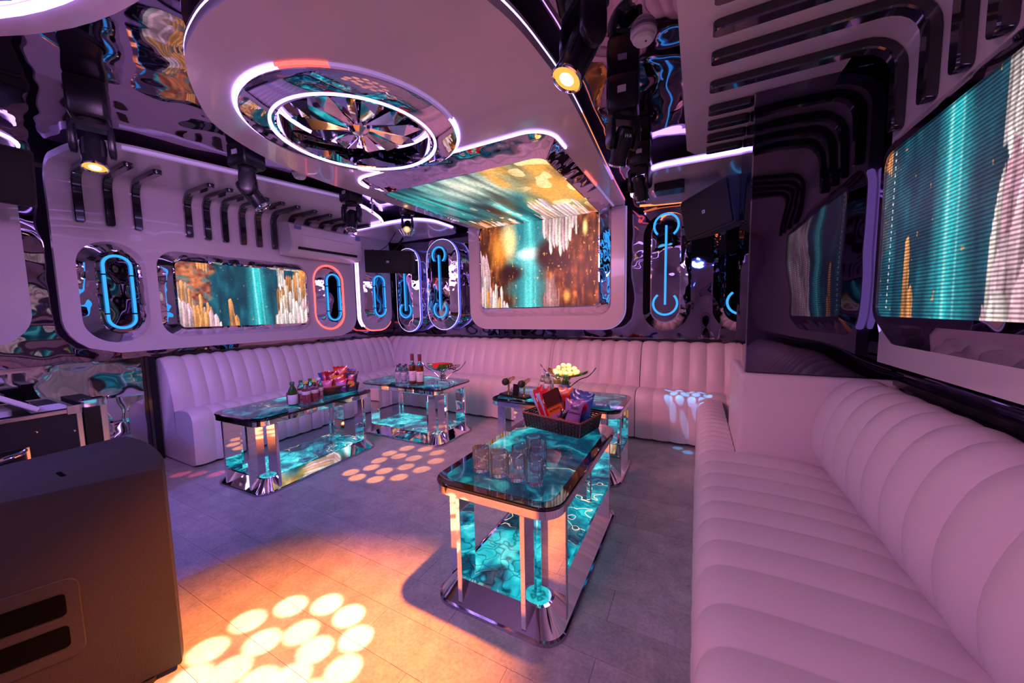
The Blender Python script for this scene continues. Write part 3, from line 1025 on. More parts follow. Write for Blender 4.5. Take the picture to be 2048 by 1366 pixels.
# outline light strip: white, an orange-red stretch towards the far right end
i1, i2 = int(n_ * .90), int(n_ * .955)
MB().tube(z3(eo[int(n_ * .10):i1], 2.548), .010, 6).build('led_strip', 'led_white', cpl)
tag(MB().tube(z3(eo[i1 - 1:i2], 2.548), .010, 6).build('led_strip', 'led_orange', cpl), 'orange lit stretch of the strip')
tag(MB().tube(z3(eo[i2 - 1:], 2.548), .010, 6).build('led_strip', 'led_red', cpl), 'red lit stretch of the strip')
tag(MB().tube(z3(eo[:int(n_ * .10) + 1], 2.548), .010, 6).build('led_strip', 'led_dim', cpl), 'dim stretch of the strip')
# inner strip around the ceiling screen recess
inn = [(SX0 - .135, 3.7), (SX0 - .135, 2.36)] + arc(SX0 + .055, 2.35, .19, 180, 270, 8) + arc(SX1 - .05, 2.35, .19, 270, 360, 8) + [(SX1 + .14, 2.5), (SX1 + .14, 3.0)]
MB().tube(z3(inn[1:-1], 2.495), .010, 6).build('led_strip', 'led_white', cpl)
tag(MB().tube(z3([(SX1 + .14, 3.0), (SX1 + .14, 3.35)], 2.495), .010, 6).build('led_strip', 'led_red', cpl), 'red lit stretch of the strip')
tag(MB().tube(z3([(SX1 + .14, 3.35), (SX1 + .14, 4.10)], 2.495), .010, 6).build('led_strip', 'led_dim', cpl), 'dim stretch of the strip')
# frame on the far wall (continues the plate)
fr = T('screen_frame', 'white U-shaped frame around the far waterfall screen', 'frame', (-1.78, 4.2, 1.8), world=True)
fo = rrect(FXL, FXR, 1.125, 2.498, (.24, .24, .002, .002), 8)
fi = rrect(SX0 - .11, SX1 + .10, 1.30, 2.7, (.15, .15, .002, .002), 8)
u_shape = [p for p in rrect(FXL, FXR, 1.125, 2.498, (.24, .24, .002, .002), 8)]
# one closed U outline: outer down-left ... up-right, then back along the inner edge
ol = [(FXL, 2.498)] + [p for p in arc(FXL + .24, 1.365, .24, 180, 270, 10)] + [p for p in arc(FXR - .24, 1.365, .24, 270, 360, 10)] + [(FXR, 2.498)]
il = [(SX1 + .11, 2.498)] + list(reversed(arc(SX1 - .04, 1.44, .15, 270, 360, 10))) + list(reversed(arc(SX0 + .03, 1.44, .15, 180, 270, 10))) + [(SX0 - .12, 2.498)]
MB().plate([ol + il], fBk, .0, -.07).build('frame', 'white_gloss', fr, 30)
MB().tube([(u + (.006 if u > -1.8 else -.006), 4.20, v) for u, v in ol], .010, 6).build('led_strip', 'led_dim', fr)
bb = [(FXL + .05, 1.2), (FXR - .05, 1.2), (FXR - .05, 2.5), (FXL + .05, 2.5)]
MB().plate([rrect(FXL + .06, FXR - .06, 1.18, 2.60, .2, 6)], lambda u, v, w_: (u, 4.225 + w_, v), 0, .22).build('backing', 'black_matte', fr, 30)

# fan-shaped chrome rosette
fan = T('ceiling_rosette', 'round chrome ceiling rosette with faceted fan blades in the white disc panel', 'ceiling light', (*HUB, 2.5), world=True)
rings = []
for r_, z in ((.612, 2.501), (.608, 2.478), (.600, 2.474), (.492, 2.452), (.478, 2.450)):
    rings.append(z3(arc(*HUB, r_, 0, 360, 72)[:-1], z))
MB().loft(rings).build('sloped_ring', 'chrome_soft', fan, 25)
MB().loft([z3(arc(*HUB, r_, 0, 360, 72)[:-1], z) for r_, z in ((.462, 2.452), (.446, 2.449), (.440, 2.456), (.440, 2.60))]).build('inner_ring', 'chrome', fan, 25)
MB().tube(z3(arc(*HUB, .470, 0, 360, 72)[:-1], 2.449), .008, 6, True).build('led_glow_ring', 'led_white', fan)
for a0, a1, m_, lb in ((15, 286, 'led_white', None), (286, 309, 'led_red', 'red lit stretch'), (309, 375, 'led_dim', 'dim stretch')):
    o_ = MB().tube(z3(arc(*HUB, .622, a0, a1, 60), 2.497), .009, 6).build('outer_led_ring', m_, fan)
    if lb:
        o_['label'] = lb
MB().plate([arc(*HUB, .44, 0, 360, 56)[:-1]], lambda u, v, w_: (u, v, w_), 2.598, 2.606).build('mirror_disc', 'pillar_glass', fan, 0)
MB().tube(z3(arc(*HUB, .430, 0, 360, 60)[:-1], 2.590), .006, 6, True).build('led_glow_ring', 'led_white', fan)  # glowing ring built in place of the LED's reflection inside the recess
for k in range(12):
    a = 2 * PI * k / 12 + .13
    M_ = Matrix.Translation((*HUB, 2.52)) @ Matrix.Rotation(a, 4, 'Z') @ Matrix.Rotation(R(10), 4, 'X')
    vs = [(.055, -.012, .0), (.055, .012, 0), (.30, .075, .012), (.385, .02, .02), (.30, -.075, .012), (.27, .0, -.034), (.06, 0, -.018), (.2, 0, .03)]
    fs = [(0, 6, 5, 4), (6, 1, 2, 5), (5, 2, 3), (5, 3, 4), (1, 0, 6), (0, 4, 7), (4, 3, 7), (3, 2, 7), (2, 1, 7), (1, 0, 7)]
    MB().add([M_ @ Vector(p) for p in vs], fs).build('blade', 'chrome', fan, 0)
MB().lathe([(.0, -.052), (.035, -.038), (.066, -.014), (.07, .01), (.05, .05)], 10, Matrix.Translation((*HUB, 2.52)), cap=(0, 1)).build('hub', 'chrome', fan, 0)
MB().tube(z3(arc(*HUB, .067, 0, 360, 24)[:-1], 2.528), .012, 6, True).build('hub_collar', 'black_plastic', fan)

# second disc panel over the viewer
c2 = T('disc_panel', 'second white ceiling disc panel, cut by the upper left corner of the picture', 'ceiling panel', (-1.6, -.28, 2.5), world=True)
el = lambda a, b, n=72: [(-1.6 + a * math.cos(2 * PI * i / n), -.28 + b * math.sin(2 * PI * i / n)) for i in range(n)]
MB().plate([el(1.45, .905), list(reversed(el(1.0, .52)))], fC, 0, -.07).build('panel', 'white_gloss', c2, 30)
MB().tube(z3(el(1.32, .80), 2.494), .016, 6, True).build('led_strip', 'led_white', c2)
MB().loft([z3(el(1.30, .78), 2.499), z3(el(1.02, .53), 2.465), z3(el(.99, .51), 2.465), z3(el(.99, .51), 2.56)]).build('sloped_ring', 'chrome_wavy', c2, 25)
MB().plate([el(1.0, .52)], lambda u, v, w_: (u, v, w_), 2.57, 2.58).build('mirror_disc', 'mirror_ceiling', c2, 0)
MB().tube(z3(el(1.46, .915), 2.548), .012, 6, True).build('led_strip', 'led_dim', c2)


# ------------------------------------------------------------------ bent wall / ceiling panels with slats
class Bent:
    """cross-section path: wall up, quarter bend, out along the ceiling"""

    def __init__(s, x, zb, zc, r, sign, xe):
        s.P = [(x, zb)]
        n = 10
        for i in range(n + 1):
            a = .5 * PI * i / n
            s.P.append((x + sign * (r - r * math.cos(a)), zc - r + r * math.sin(a)))
        s.P.append((xe, zc))
        s.L = [0]
        for a, b in zip(s.P[:-1], s.P[1:]):
            s.L.append(s.L[-1] + math.dist(a, b))
        s.sign = sign
        s.z0, s.z1, s.s1, s.s2 = zb, zc - r, s.L[1], s.L[-2]

    def at(s, q, h=0.0):
        q = min(max(q, 0), s.L[-1])
        for i in range(len(s.L) - 1):
            if q <= s.L[i + 1] or i == len(s.L) - 2:
                k = (q - s.L[i]) / (s.L[i + 1] - s.L[i])
                a, b = s.P[i], s.P[i + 1]
                x, z = a[0] + (b[0] - a[0]) * k, a[1] + (b[1] - a[1]) * k
                # smooth normal: blend by arc position
                if q <= s.s1: n = (s.sign, 0)
                elif q >= s.s2: n = (0, -1)
                else:
                    t = .5 * PI * (q - s.s1) / (s.s2 - s.s1)
                    n = (s.sign * math.cos(t), -math.sin(t))
                return (x + n[0] * h, z + n[1] * h)


def bent_panel(B, tmin, tmax, th, parent, q0=0.0, name='panel', m='white_gloss'):
    qs = sorted(set([q0 + (B.L[-1] - q0) * i / 46 for i in range(47)] + [x for x in B.L if x > q0]))
    front, back = [], []
    for q in qs:
        a, b = tmin(q), tmax(q)
        x, z = B.at(q)
        x2, z2 = B.at(q, -th)
        front.append([(x, a + (b - a) * k / 8, z) for k in range(9)])
        back.append([(x2, a + (b - a) * k / 8, z2) for k in range(9)])
    rings = [f_ + list(reversed(g)) for f_, g in zip(front, back)]
    return MB().loft(rings, caps=(1, 1)).build(name, m, parent, 40)


def slat(B, t, q0, q1, wdt, h, parent):
    qs = sorted(set([q0, q0 + .006, q0 + .016, q1 - .016, q1 - .006, q1] + [q0 + (q1 - q0) * i / 26 for i in range(1, 26)]))
    rings = []
    for q in qs:
        e = min(q - q0, q1 - q, wdt / 2)
        k = math.sqrt(max(.0, 1 - (1 - e / (wdt / 2)) ** 2)) * .55 + .45
        hw = wdt / 2 * k
        c = []
        for (o, hh) in ((-hw, .001), (-hw, h - .006), (-hw + .006, h), (hw - .006, h), (hw, h - .006), (hw, .001)):
            x, z = B.at(q, hh)
            c.append((x, t + o, z))
        rings.append(c)
    return MB().loft(rings, caps=(1, 1)).build('slat', 'slat_black', parent, 40)


BL = Bent(PLX, 1.055, 2.555, .13, +1, -3.335)


def corner(q, L0, r):
    """how far the outline is cut in at distance q from an end with corner radius r"""
    d = q - L0
    return r - math.sqrt(max(0, r * r - (r - d) ** 2)) if d < r else 0.0


pL = T('slatted_panel', 'long white wall panel with black slats bending onto the ceiling, left wall', 'wall panel', (PLX, 2.2, 1.7), world=True)
QL = BL.L[-1]
# far end and front edge of the ceiling flap follow the photograph's slanted line
flap_hi = lambda x: float(np.interp(x, (-4.45, -4.08, -3.90, -3.76, -3.6, -3.43, -3.335), (3.58, 3.58, 3.56, 3.50, 3.30, 2.95, 2.60)))
flap_lo = lambda x: float(np.interp(x, (-4.45, -4.07, -3.85, -3.74, -3.68, -3.64, -3.335), (.845, .875, .91, .97, 1.08, 1.23, 2.56)))
bent_panel(BL, lambda q: flap_lo(BL.at(q)[0]) + corner(q, 0, .30), lambda q: flap_hi(BL.at(q)[0]) - corner(q, 0, .26), .05, pL)
qlow = 2.13 - 1.055
for t in (.995, 1.165, 1.335, 1.695, 1.845, 1.998, 2.165, 2.325, 2.492, 2.69, 2.88, 3.075, 3.26, 3.446):
    slat(BL, t, qlow if t < 2.6 else 2.44 - 1.055, BL.s2 + .40, .056, .038, pL)
ex, ez = BL.at(QL)
z3 = lambda P, z: [(x, y, z) for x, y in P]
fe = [(-3.69, 1.07), (-3.64, 1.23), (-3.33, 2.57)]
MB().tube(z3([(a + .004, b - .004) for a, b in fe], ez + .022), .013, 6).build('led_strip', 'led_dim', pL)
fe2 = spline([(-3.33, 2.57), (-3.335, 2.62), (-3.43, 2.95), (-3.6, 3.3), (-3.76, 3.51)], 5)
tag(MB().tube(z3([(a + .006, b + .004) for a, b in fe2[:9]], ez + .022), .013, 6).build('led_strip', 'led_orange', pL), 'orange lit stretch')
MB().tube(z3([(a + .006, b + .004) for a, b in fe2[8:]], ez + .022), .013, 6).build('led_strip', 'led_white', pL)

pL2 = T('white_panel', 'white wall panel cut by the left picture edge, behind the hanging speaker', 'wall panel', (PLX, .2, 1.7), world=True)
BL2 = Bent(PLX, 1.145, 2.555, .13, +1, -4.0)
bent_panel(BL2, lambda q: -1.2, lambda q: .705 - corner(q, 0, .26) - (corner(BL2.L[-1] - q, 0, .30) if q > BL2.L[-1] - .30 else 0), .05, pL2)
q2 = [BL2.at(BL2.L[-1] * k / 30) + (k,) for k in range(5, 31)]
MB().tube([(x + .0, .712 - (corner(BL2.L[-1] * (1 - k / 30), 0, .30) if k > 24 else 0), z + .02) for x, z, k in q2 if k > 20], .012, 6).build('led_strip', 'led_white', pL2)

# corner panel on the left wall and soffit on the far wall
pc = T('backlit_panel', 'white corner panel with lit outline beside the air conditioner', 'wall panel', (PLX, 3.9, 1.8), world=True)
cpo = rrect(3.665, 4.27, 1.105, 2.50, (.22, .25, .01, .01), 8)
MB().plate([cpo], fL, .0, -.05).build('panel', 'white_gloss', pc, 30)
lo_ = [(3.657, 2.48)] + arc(3.665 + .22, 1.325, .228, 180, 270, 10) + arc(4.27 - .25, 1.355, .258, 270, 330, 8)
MB().tube([(PLX - .012, u, v) for u, v in lo_[:7]], .011, 6).build('led_strip', 'led_pink', pc)
tag(MB().tube([(PLX - .012, u, v) for u, v in lo_[6:]], .011, 6).build('led_strip', 'led_red', pc), 'red lit stretch under the panel')
MB().tube([(PLX - .045, u - .012, v) for u, v in lo_[:7]], .009, 6).build('led_strip', 'led_white', pc)

so = T('soffit_panel', 'white round-ended soffit with lit edge in the corner, above the hanging speaker', 'ceiling panel', (-3.8, 3.9, 2.5), world=True)
sol = [(PLX + .002, 4.38), (PLX + .002, 3.62)] + arc(PLX + .16, 3.68, .155, 180, 270, 6) + [(-3.6, 3.475)] + arc(-3.37, 3.80, .325, 272, 360, 12) + arc(-3.32, 4.10, .27, 0, 90, 8)
MB().plate([sol], fC, .0, -.06).build('panel', 'white_gloss', so, 30)
MB().tube(z3(offs(sol[1:-8], .008), 2.535), .013, 6).build('led_strip', 'led_white', so)

so2 = T('soffit_panel', 'white soffit with a bright lit edge between far screen frame and pillar', 'ceiling panel', (0, 3.8, 2.5), world=True)
sr = [(XR - .02, 4.40), (-.42, 4.40)] + arc(-.35, 3.95, .27, 150, 200, 4) + arc(-.22, 3.60, .33, 190, 262, 8) + [(.30, 3.285), (XR - .02, 3.285)]
MB().plate([sr], fC, .0, -.06).build('panel', 'white_gloss', so2, 30)
MB().tube(z3(offs(sr[3:], .010), 2.53), .016, 6).build('led_strip', 'led_white', so2)
tag(MB().tube([(x, 4.405 - .06 * ((x - .05) / .5) ** 2, 2.505) for x in [-.60 + .05 * i for i in range(16)]], .012, 6).build('led_strip', 'led_orange', so2), 'orange lit rear strip')
tag(MB().box(-.38, -.13, 3.60, 3.78, 2.425, 2.497, b=.006).build('junction_box', 'black_plastic'), 'small black box fixed under the soffit right of the far screen', 'box')

# right panel
BR = Bent(PRX, 1.082, 2.50, .15, -1, -.095)
pR = T('slatted_panel', 'huge white wall and ceiling panel with black curved slats, near right side', 'wall panel', (PRX, 1.2, 2.0), world=True)
QR = BR.L[-1]
bent_panel(BR, lambda q: -1.5, lambda q: (2.275 if q < BR.s2 - .05 else 3.12 if q > BR.s2 + .0 else 2.275) - (corner(QR - q, 0, .12) if q > QR - .12 else 0), .05, pR)
for i, t in enumerate((.25, .45, .65, .85, 1.59, 1.765, 1.96, 2.198)):
    slat(BR, t, 2.10 - 1.082, QR - .125, .058, .040, pR)
for t in (2.447, 2.635, 2.825, 3.025):
    slat(BR, t, BR.s2 + .36, QR - .125, .058, .040, pR)
for off, rr in ((-.012, .016), (-.050, .013)):
    q_ = [p for p in rrect(.70, 2.295, 1.15, 2.115, .17, 8) if p[0] > 2.262]
    MB().tube([fR(u, v, off) for u, v in q_], rr, 6).build('led_strip', 'led_violet', pR)


# ------------------------------------------------------------------ capsule wall lights
def tube_neon(kind, f, cu, v0, v1, w_, hw, parent):
    if kind == 'loop':
        p = [(cu + hw * math.cos(a), v1 - hw + hw * math.sin(a)) for a in [PI * i / 14 for i in range(15)]] + [(cu - hw * math.cos(a), v0 + hw - hw * math.sin(a)) for a in [PI * i / 14 for i in range(15)]]
        MB().tube([f(u, v, w_) for u, v in p], .0105, 8, True).build('neon_tube', 'neon_blue', parent)
        for vv in (v0 + .12, v1 - .16):
            for sg in (-1, 1):
                MB().tube([f(cu + sg * hw, vv - .006, w_), f(cu + sg * hw, vv + .006, w_)], .0125, 8).build('tube_clip', 'black_plastic', parent)
    else:
        r_ = hw
        up_ = [(cu + r_ * math.cos(R(a)), v1 - r_ + r_ * math.sin(R(a))) for a in range(-52, 233, 12)]
        dn_ = [(cu + r_ * math.cos(R(a)), v0 + r_ + r_ * math.sin(R(a))) for a in range(128, 413, 12)]
        for P in (up_, dn_, [(cu, v0 + r_ * .9), (cu, v1 - r_ * 1.0)]):
            MB().tube([f(u, v, w_) for u, v in P], .011, 8).build('neon_tube', 'neon_blue', parent)


def capsule(label, f, cu, v0, v1, hw, depth, nv, nhw, kind, led=False, group=None, base=0.0):
    r_ = T('neon_wall_light', label, 'wall light', f(cu, (v0 + v1) / 2, base), group, world=True)
    out = lambda h: rrect(cu - h, cu + h, v0 + (hw - h), v1 - (hw - h), h - .001, 10)
    d0 = base
    rings = []
    if depth > .1:
        rings += [[f(u, v, d0 - .115) for u, v in out(hw)]]
    if led:
        rings += [[f(u, v, d0) for u, v in out(hw)], [f(u, v, d0 + depth * .55) for u, v in out(hw)]]
        s0 = d0 + depth * .55
    else:
        s0 = d0
    rings += [[f(u, v, s0) for u, v in out(hw)], [f(u, v, d0 + depth) for u, v in out(hw * .62)], [f(u, v, d0 + depth) for u, v in out(hw * .57)], [f(u, v, d0 + depth - .01) for u, v in out(hw * .56)]]
    MB().loft(rings).build('bezel', 'chrome_wavy', r_, 25)
    MB().plate([out(hw * .57)], f, d0 + depth - .012, d0 + depth - .006).build('mirror_face', 'mirror_black', r_, 0)
    tube_neon(kind, f, cu, nv[0], nv[1], d0 + depth + .012, nhw, r_)
    if led:
        MB().tube([f(u, v, d0 + depth * .50) for u, v in out(hw + .005)], .0045, 6, True).build('led_strip', led, r_)
        MB().tube([f(u, v, d0 + depth * .15) for u, v in out(hw + .006)], .006, 6, True).build('led_strip', 'led_blue', r_)
    return r_


capsule('blue neon loop light left of the left wall screen', fL, 1.155, 1.145, 2.005, .205, .085, (1.272, 1.878), .082, 'loop')
capsule('small blue neon loop light between left screen and air conditioner corner, with red halo', fL, 3.165, 1.165, 2.005, .205, .085, (1.28, 1.89), .092, 'loop')
capsule('neon capsule light cut by the left picture edge', fL, .335, 1.30, 2.02, .18, .085, (1.40, 1.92), .082, 'loop')
capsule('blue neon loop light in the lit corner panel below the speaker', fL, 3.95, 1.215, 2.03, .215, .085, (1.32, 1.93), .10, 'loop')
capsule('blue neon bar light in the corner, half behind the hanging speaker', fB, -4.08, 1.065, 2.36, .235, .12, (1.285, 2.28), .115, 'bar', 'led_soft')
capsule('blue neon bar light with purple lit rim left of the far screen', fB, -3.39, 1.10, 2.43, .285, .12, (1.285, 2.31), .115, 'bar', 'led_soft')
capsule('large blue neon bar light right of the far screen', fB, -.315, 1.105, 2.40, .245, .12, (1.285, 2.355), .12, 'bar')
capsule('blue neon bar light partly hidden by the black pillar', fB, .385, 1.105, 2.40, .245, .12, (1.285, 2.355), .12, 'bar')
MB().tube([fL(u, v, .004) for u, v in rrect(3.165 - .215, 3.165 + .215, 1.155, 2.015, .2145, 10)], .007, 6, True).build('halo_led_strip', 'led_red', pL)

# air conditioner
ac = T('air_conditioner', 'white split air conditioner on the left wall above the small neon loop', 'air conditioner', (-4.35, 2.98, 2.25), world=True)
acp = [(-4.415, 2.07), (-4.25, 2.075), (-4.19, 2.11), (-4.175, 2.16), (-4.18, 2.34), (-4.20, 2.41), (-4.25, 2.44), (-4.415, 2.445)]
MB().loft([[(x, y, z) for x, z in acp] for y in (2.55, 3.49)], caps=(1, 1)).build('body', 'white_plastic', ac, 40)
for y in (2.535, 3.49):
    MB().loft([[(x - .006, yy, .01 + z * .996) for x, z in acp] for yy in (y, y + .016)], caps=(1, 1)).build('end_cap', 'white_plastic', ac, 40)
MB().box(-4.192, -4.166, 2.61, 3.42, 2.128, 2.158).build('air_flap', 'black_plastic', ac, 0)
MB().box(-4.182, -4.172, 2.58, 2.66, 2.36, 2.40).build('sticker', 'label_blue', ac, 0)
MB().box(-4.184, -4.172, 3.42, 3.485, 2.36, 2.42).build('sticker', 'label_blue', ac, 0)
MB().box(-4.184, -4.1715, 2.66, 3.38, 2.300, 2.304).build('panel_seam', 'label_grey', ac, 0)
text('temperature_display', '26', .06, basis((-4.170, 3.37, 2.29), (0, 1, 0), (0, 0, 1), (1, 0, 0)), 'text_white', ac)


# ------------------------------------------------------------------ moving head lights
def moving_head(label, key, lens, mark=None, twist=0.0):
    loc, tgt, sc, blen = HEADS[key]
    _, pan, tilt = lens_of(*HEADS[key])
    pan -= twist
    r_ = T('moving_head_light', label, 'stage light', (0, 0, 0), 'moving head lights on the ceiling')
    hw = .10
    # base hangs from the ceiling
    MB().loft([[(x, y, z) for x, y in rrect(-.115 + i, .115 - i, -.105 + i, .105 - i, .03, 4)] for z, i in ((-.002, .006), (-.02, 0), (-blen + .02, .0), (-blen, .012))], caps=(1, 1)).build('base', 'black_plastic', r_, 40)
    MB().box(-.03, .03, -.112, -.104, -blen * .55, -blen * .45 + .02).build('sticker', 'label_grey', r_, 0)
    MB().lathe([(.07, 0), (.075, -.012), (.055, -.03)], 20, Matrix.Translation((0, 0, -blen))).build('pan_bearing', 'black_matte', r_)
    Mp = Matrix.Translation((0, 0, -blen - .028)) @ Matrix.Rotation(pan, 4, 'Z')
    # yoke
    yk = MB().loft([[Mp @ Vector((x, y, z)) for x, y in rrect(-.112, .112, -.055, .055, .03, 4)] for z in (0, -.035)], caps=(1, 1))
    for sg in (-1, 1):
        rr = []
        for z, wd, th in ((-.03, .055, .018), (-.09, .06, .02), (-.17, .058, .022), (-.205, .042, .02), (-.225, .018, .016)):
            rr.append([Mp @ Vector((sg * .098 + x, y, z)) for x, y in rrect(-th, th, -wd, wd, .012, 3)])
        yk.loft(rr, caps=(1, 1))
    yk.build('yoke', 'black_plastic', r_, 40)
    Mh = Mp @ Matrix.Translation((0, 0, -.165)) @ Matrix.Rotation(tilt, 4, 'X')
    prof = [(.03, .10), (.055, .092), (.066, .06), (.070, .0), (.067, -.06), (.064, -.12), (.068, -.15), (.070, -.165)]
    hd = MB().lathe(prof, 24, Mh, cap=(1, 0)).build('head', 'black_plastic', r_, 40)
    MB().lathe([(.071, -.160), (.073, -.172), (.066, -.176), (.062, -.168)], 24, Mh, cap=(0, 0)).build('lens_ring', 'chrome', hd)
    MB().lathe([(.064, -.163), (.045, -.168), (.002, -.171)], 24, Mh, cap=(0, 1)).build('lens', lens, hd)
    if lens == 'lens_orange':
        MB().lathe([(.034, -.1705), (.018, -.1735), (.002, -.1745)], 20, Mh, cap=(0, 1)).build('lamp_glow', 'lens_core', hd)
    for k in range(4):
        Mk = Mh @ Matrix.Rotation(k * PI / 2 + .78, 4, 'Z')
        MB().box(.062, .0735, -.008, .008, -.10, .04, Mk, b=.002).build('cooling_fin', 'black_matte', hd, 0)
    if mark:
        text('lettering', mark, .034, Mh @ basis((0, -.0735, .05), (1, 0, 0), (0, 0, 1), (0, -1, 0)), 'text_white', hd)
    put(r_, loc, twist, sc=sc)
    return r_


GH = 'moving head lights on the ceiling'
moving_head('black moving head with bright orange lens facing down, right of the disc panel', 'A', 'lens_orange', 'M', R(10))
moving_head('black moving head with a pale yellow lens edge, right of the ceiling screen', 'B', 'lens_orange', 'WA', R(5))
moving_head('black moving head with cyan lens, beside the far screen frame', 'C', 'lens_cyan')
moving_head('black moving head with glowing orange lens in the upper left, before the slatted panel', 'D', 'lens_orange', None, R(-20))
moving_head('dark unlit moving head hanging left of the disc panel', 'E', 'lens_dark', None, R(10))
moving_head('dark unlit moving head above the air conditioner', 'F', 'lens_dark', 'RAY')
moving_head('small moving head with orange lens in the far left corner', 'G', 'lens_orange')

# smoke detectors, sprinkler
for loc, lb in (((-.255, 1.88, ZC), 'round white smoke detector beside the curved slat panel'), ((-3.27, 2.10, ZC), 'round white smoke detector on the mirror ceiling near the slatted left panel')):
    r_ = T('smoke_detector', lb, 'smoke detector', (0, 0, 0), None)
    MB().lathe([(.058, 0), (.060, -.012), (.056, -.02)], 28).build('base', 'white_plastic', r_)
    MB().lathe([(.050, -.018), (.050, -.034), (.040, -.046), (.018, -.050), (.001, -.051)], 28, cap=(0, 0)).build('cover', 'white_plastic', r_)
    MB().lathe([(.005, -.049), (.004, -.053), (.001, -.054)], 10, Matrix.Translation((.012, -.01, 0))).build('indicator', 'black_plastic', r_)
    put(r_, loc)
for loc, lb in (((-3.42, 3.05, ZC), 'small chrome sprinkler above the lit corner'), ((-.05, 2.55, ZC), 'red and chrome sprinkler head below the ceiling beside the curved slats')):
    r_ = T('sprinkler', lb, 'sprinkler')
    MB().lathe([(.03, 0), (.028, -.006), (.010, -.010), (.009, -.05), (.012, -.055), (.012, -.075)], 16).build('pipe', 'chrome', r_)
    MB().tube([(-.012, 0, -.075), (-.016, 0, -.09), (0, 0, -.11), (.016, 0, -.09), (.012, 0, -.075)], .0025, 6).build('frame', 'chrome', r_)
    MB().lathe([(.004, -.076), (.004, -.105)], 8).build('bulb', 'can_red', r_)
    MB().lathe([(.018, -.11), (.018, -.113)], 16).build('deflector', 'chrome', r_)
    put(r_, loc)


# ------------------------------------------------------------------ wall speakers
def wall_speaker(label, c, n, upv, w_, h_, d_, mount, mark=True):
    """front centre c, front normal n"""
    n = Vector(n).normalized()
    x = Vector((0, 0, 1)).cross(n).normalized()      # viewer's right
    y = n.cross(x)
    a = upv
    x, y = x * math.cos(a) + y * math.sin(a), -x * math.sin(a) + y * math.cos(a)
    M = basis(c, x, y, n)
    r_ = T('wall_speaker', label, 'speaker', c, None, world=True)
    W, H = w_ / 2, h_ / 2
    MB().loft([[M @ Vector((u, v, z)) for u, v in rrect(-W * k, W * k, -H * k2, H * k2, .015, 3)] for z, k, k2 in ((-.004, 1, 1), (-d_ * .45, 1, 1), (-d_, .72, .92))], caps=(1, 1)).build('cabinet', 'speaker_black', r_, 30)
    MB().loft([[M @ Vector((u, v, z)) for u, v in rrect(-W + .012 + i, W - .012 - i, -H + .012 + i, H - .012 - i, .015, 3)] for z, i in ((-.002, 0), (.012, 0), (.018, .012))], caps=(1, 1)).build('grille', 'grille', r_, 30)
    if mark:
        MB().loft([[M @ Vector((u, v, z)) for u, v in rrect(-.018, .018, -.014, .014, .004, 3)] for z in (.0175, .0195)], caps=(1, 1)).build('badge', 'label_grey', r_)
        text('lettering', 'JBL', .016, M @ Matrix.Translation((0, 0, .0205)), 'text_dark', r_)
    back = M @ Vector((0, H * .55, -d_ * .72))
    MB().tube([back, back + Vector((0, 0, .05)), Vector(mount)], .014, 8).build('bracket', 'black_plastic', r_)
    return r_


wall_speaker('black speaker hanging in the far left corner over the neon lights', (-3.80, 3.62, 2.065), (.42, -.90, -.12), R(-3), .66, .31, .30, (-3.66, 3.86, 2.49))
wall_speaker('large black speaker hanging beside the pillar, side lit blue', (.04, 3.52, 2.17), (-.80, -.58, -.16), R(3), .60, .36, .32, (.33, 3.66, 2.49))
wall_speaker('black speaker cut by the left picture edge', (-3.95, .36, 2.28), (.95, -.05, -.25), R(0), .70, .36, .32, (-4.2, .30, 2.64))
bc = T('speaker_mount', 'chrome cone mount under the corner soffit above the hanging speaker', 'mount', (-3.60, 3.80, 2.5))
MB().lathe([(.12, -.002), (.115, -.01), (.06, -.085), (.058, -.09)], 24).build('cone', 'chrome', bc)
MB().lathe([(.058, -.09), (.055, -.11), (.03, -.115)], 24).build('collar', 'label_blue', bc)
cb = MB().tube(spline([(-4.10, 3.62, 2.26), (-4.02, 3.66, 2.24), (-3.90, 3.70, 2.30), (-3.84, 3.76, 2.42), (-3.82, 3.80, 2.497)], 6), .005, 6).build('speaker_cable', 'cable')
tag(cb, 'thin black cable looping from the corner speaker to the soffit', 'cable')


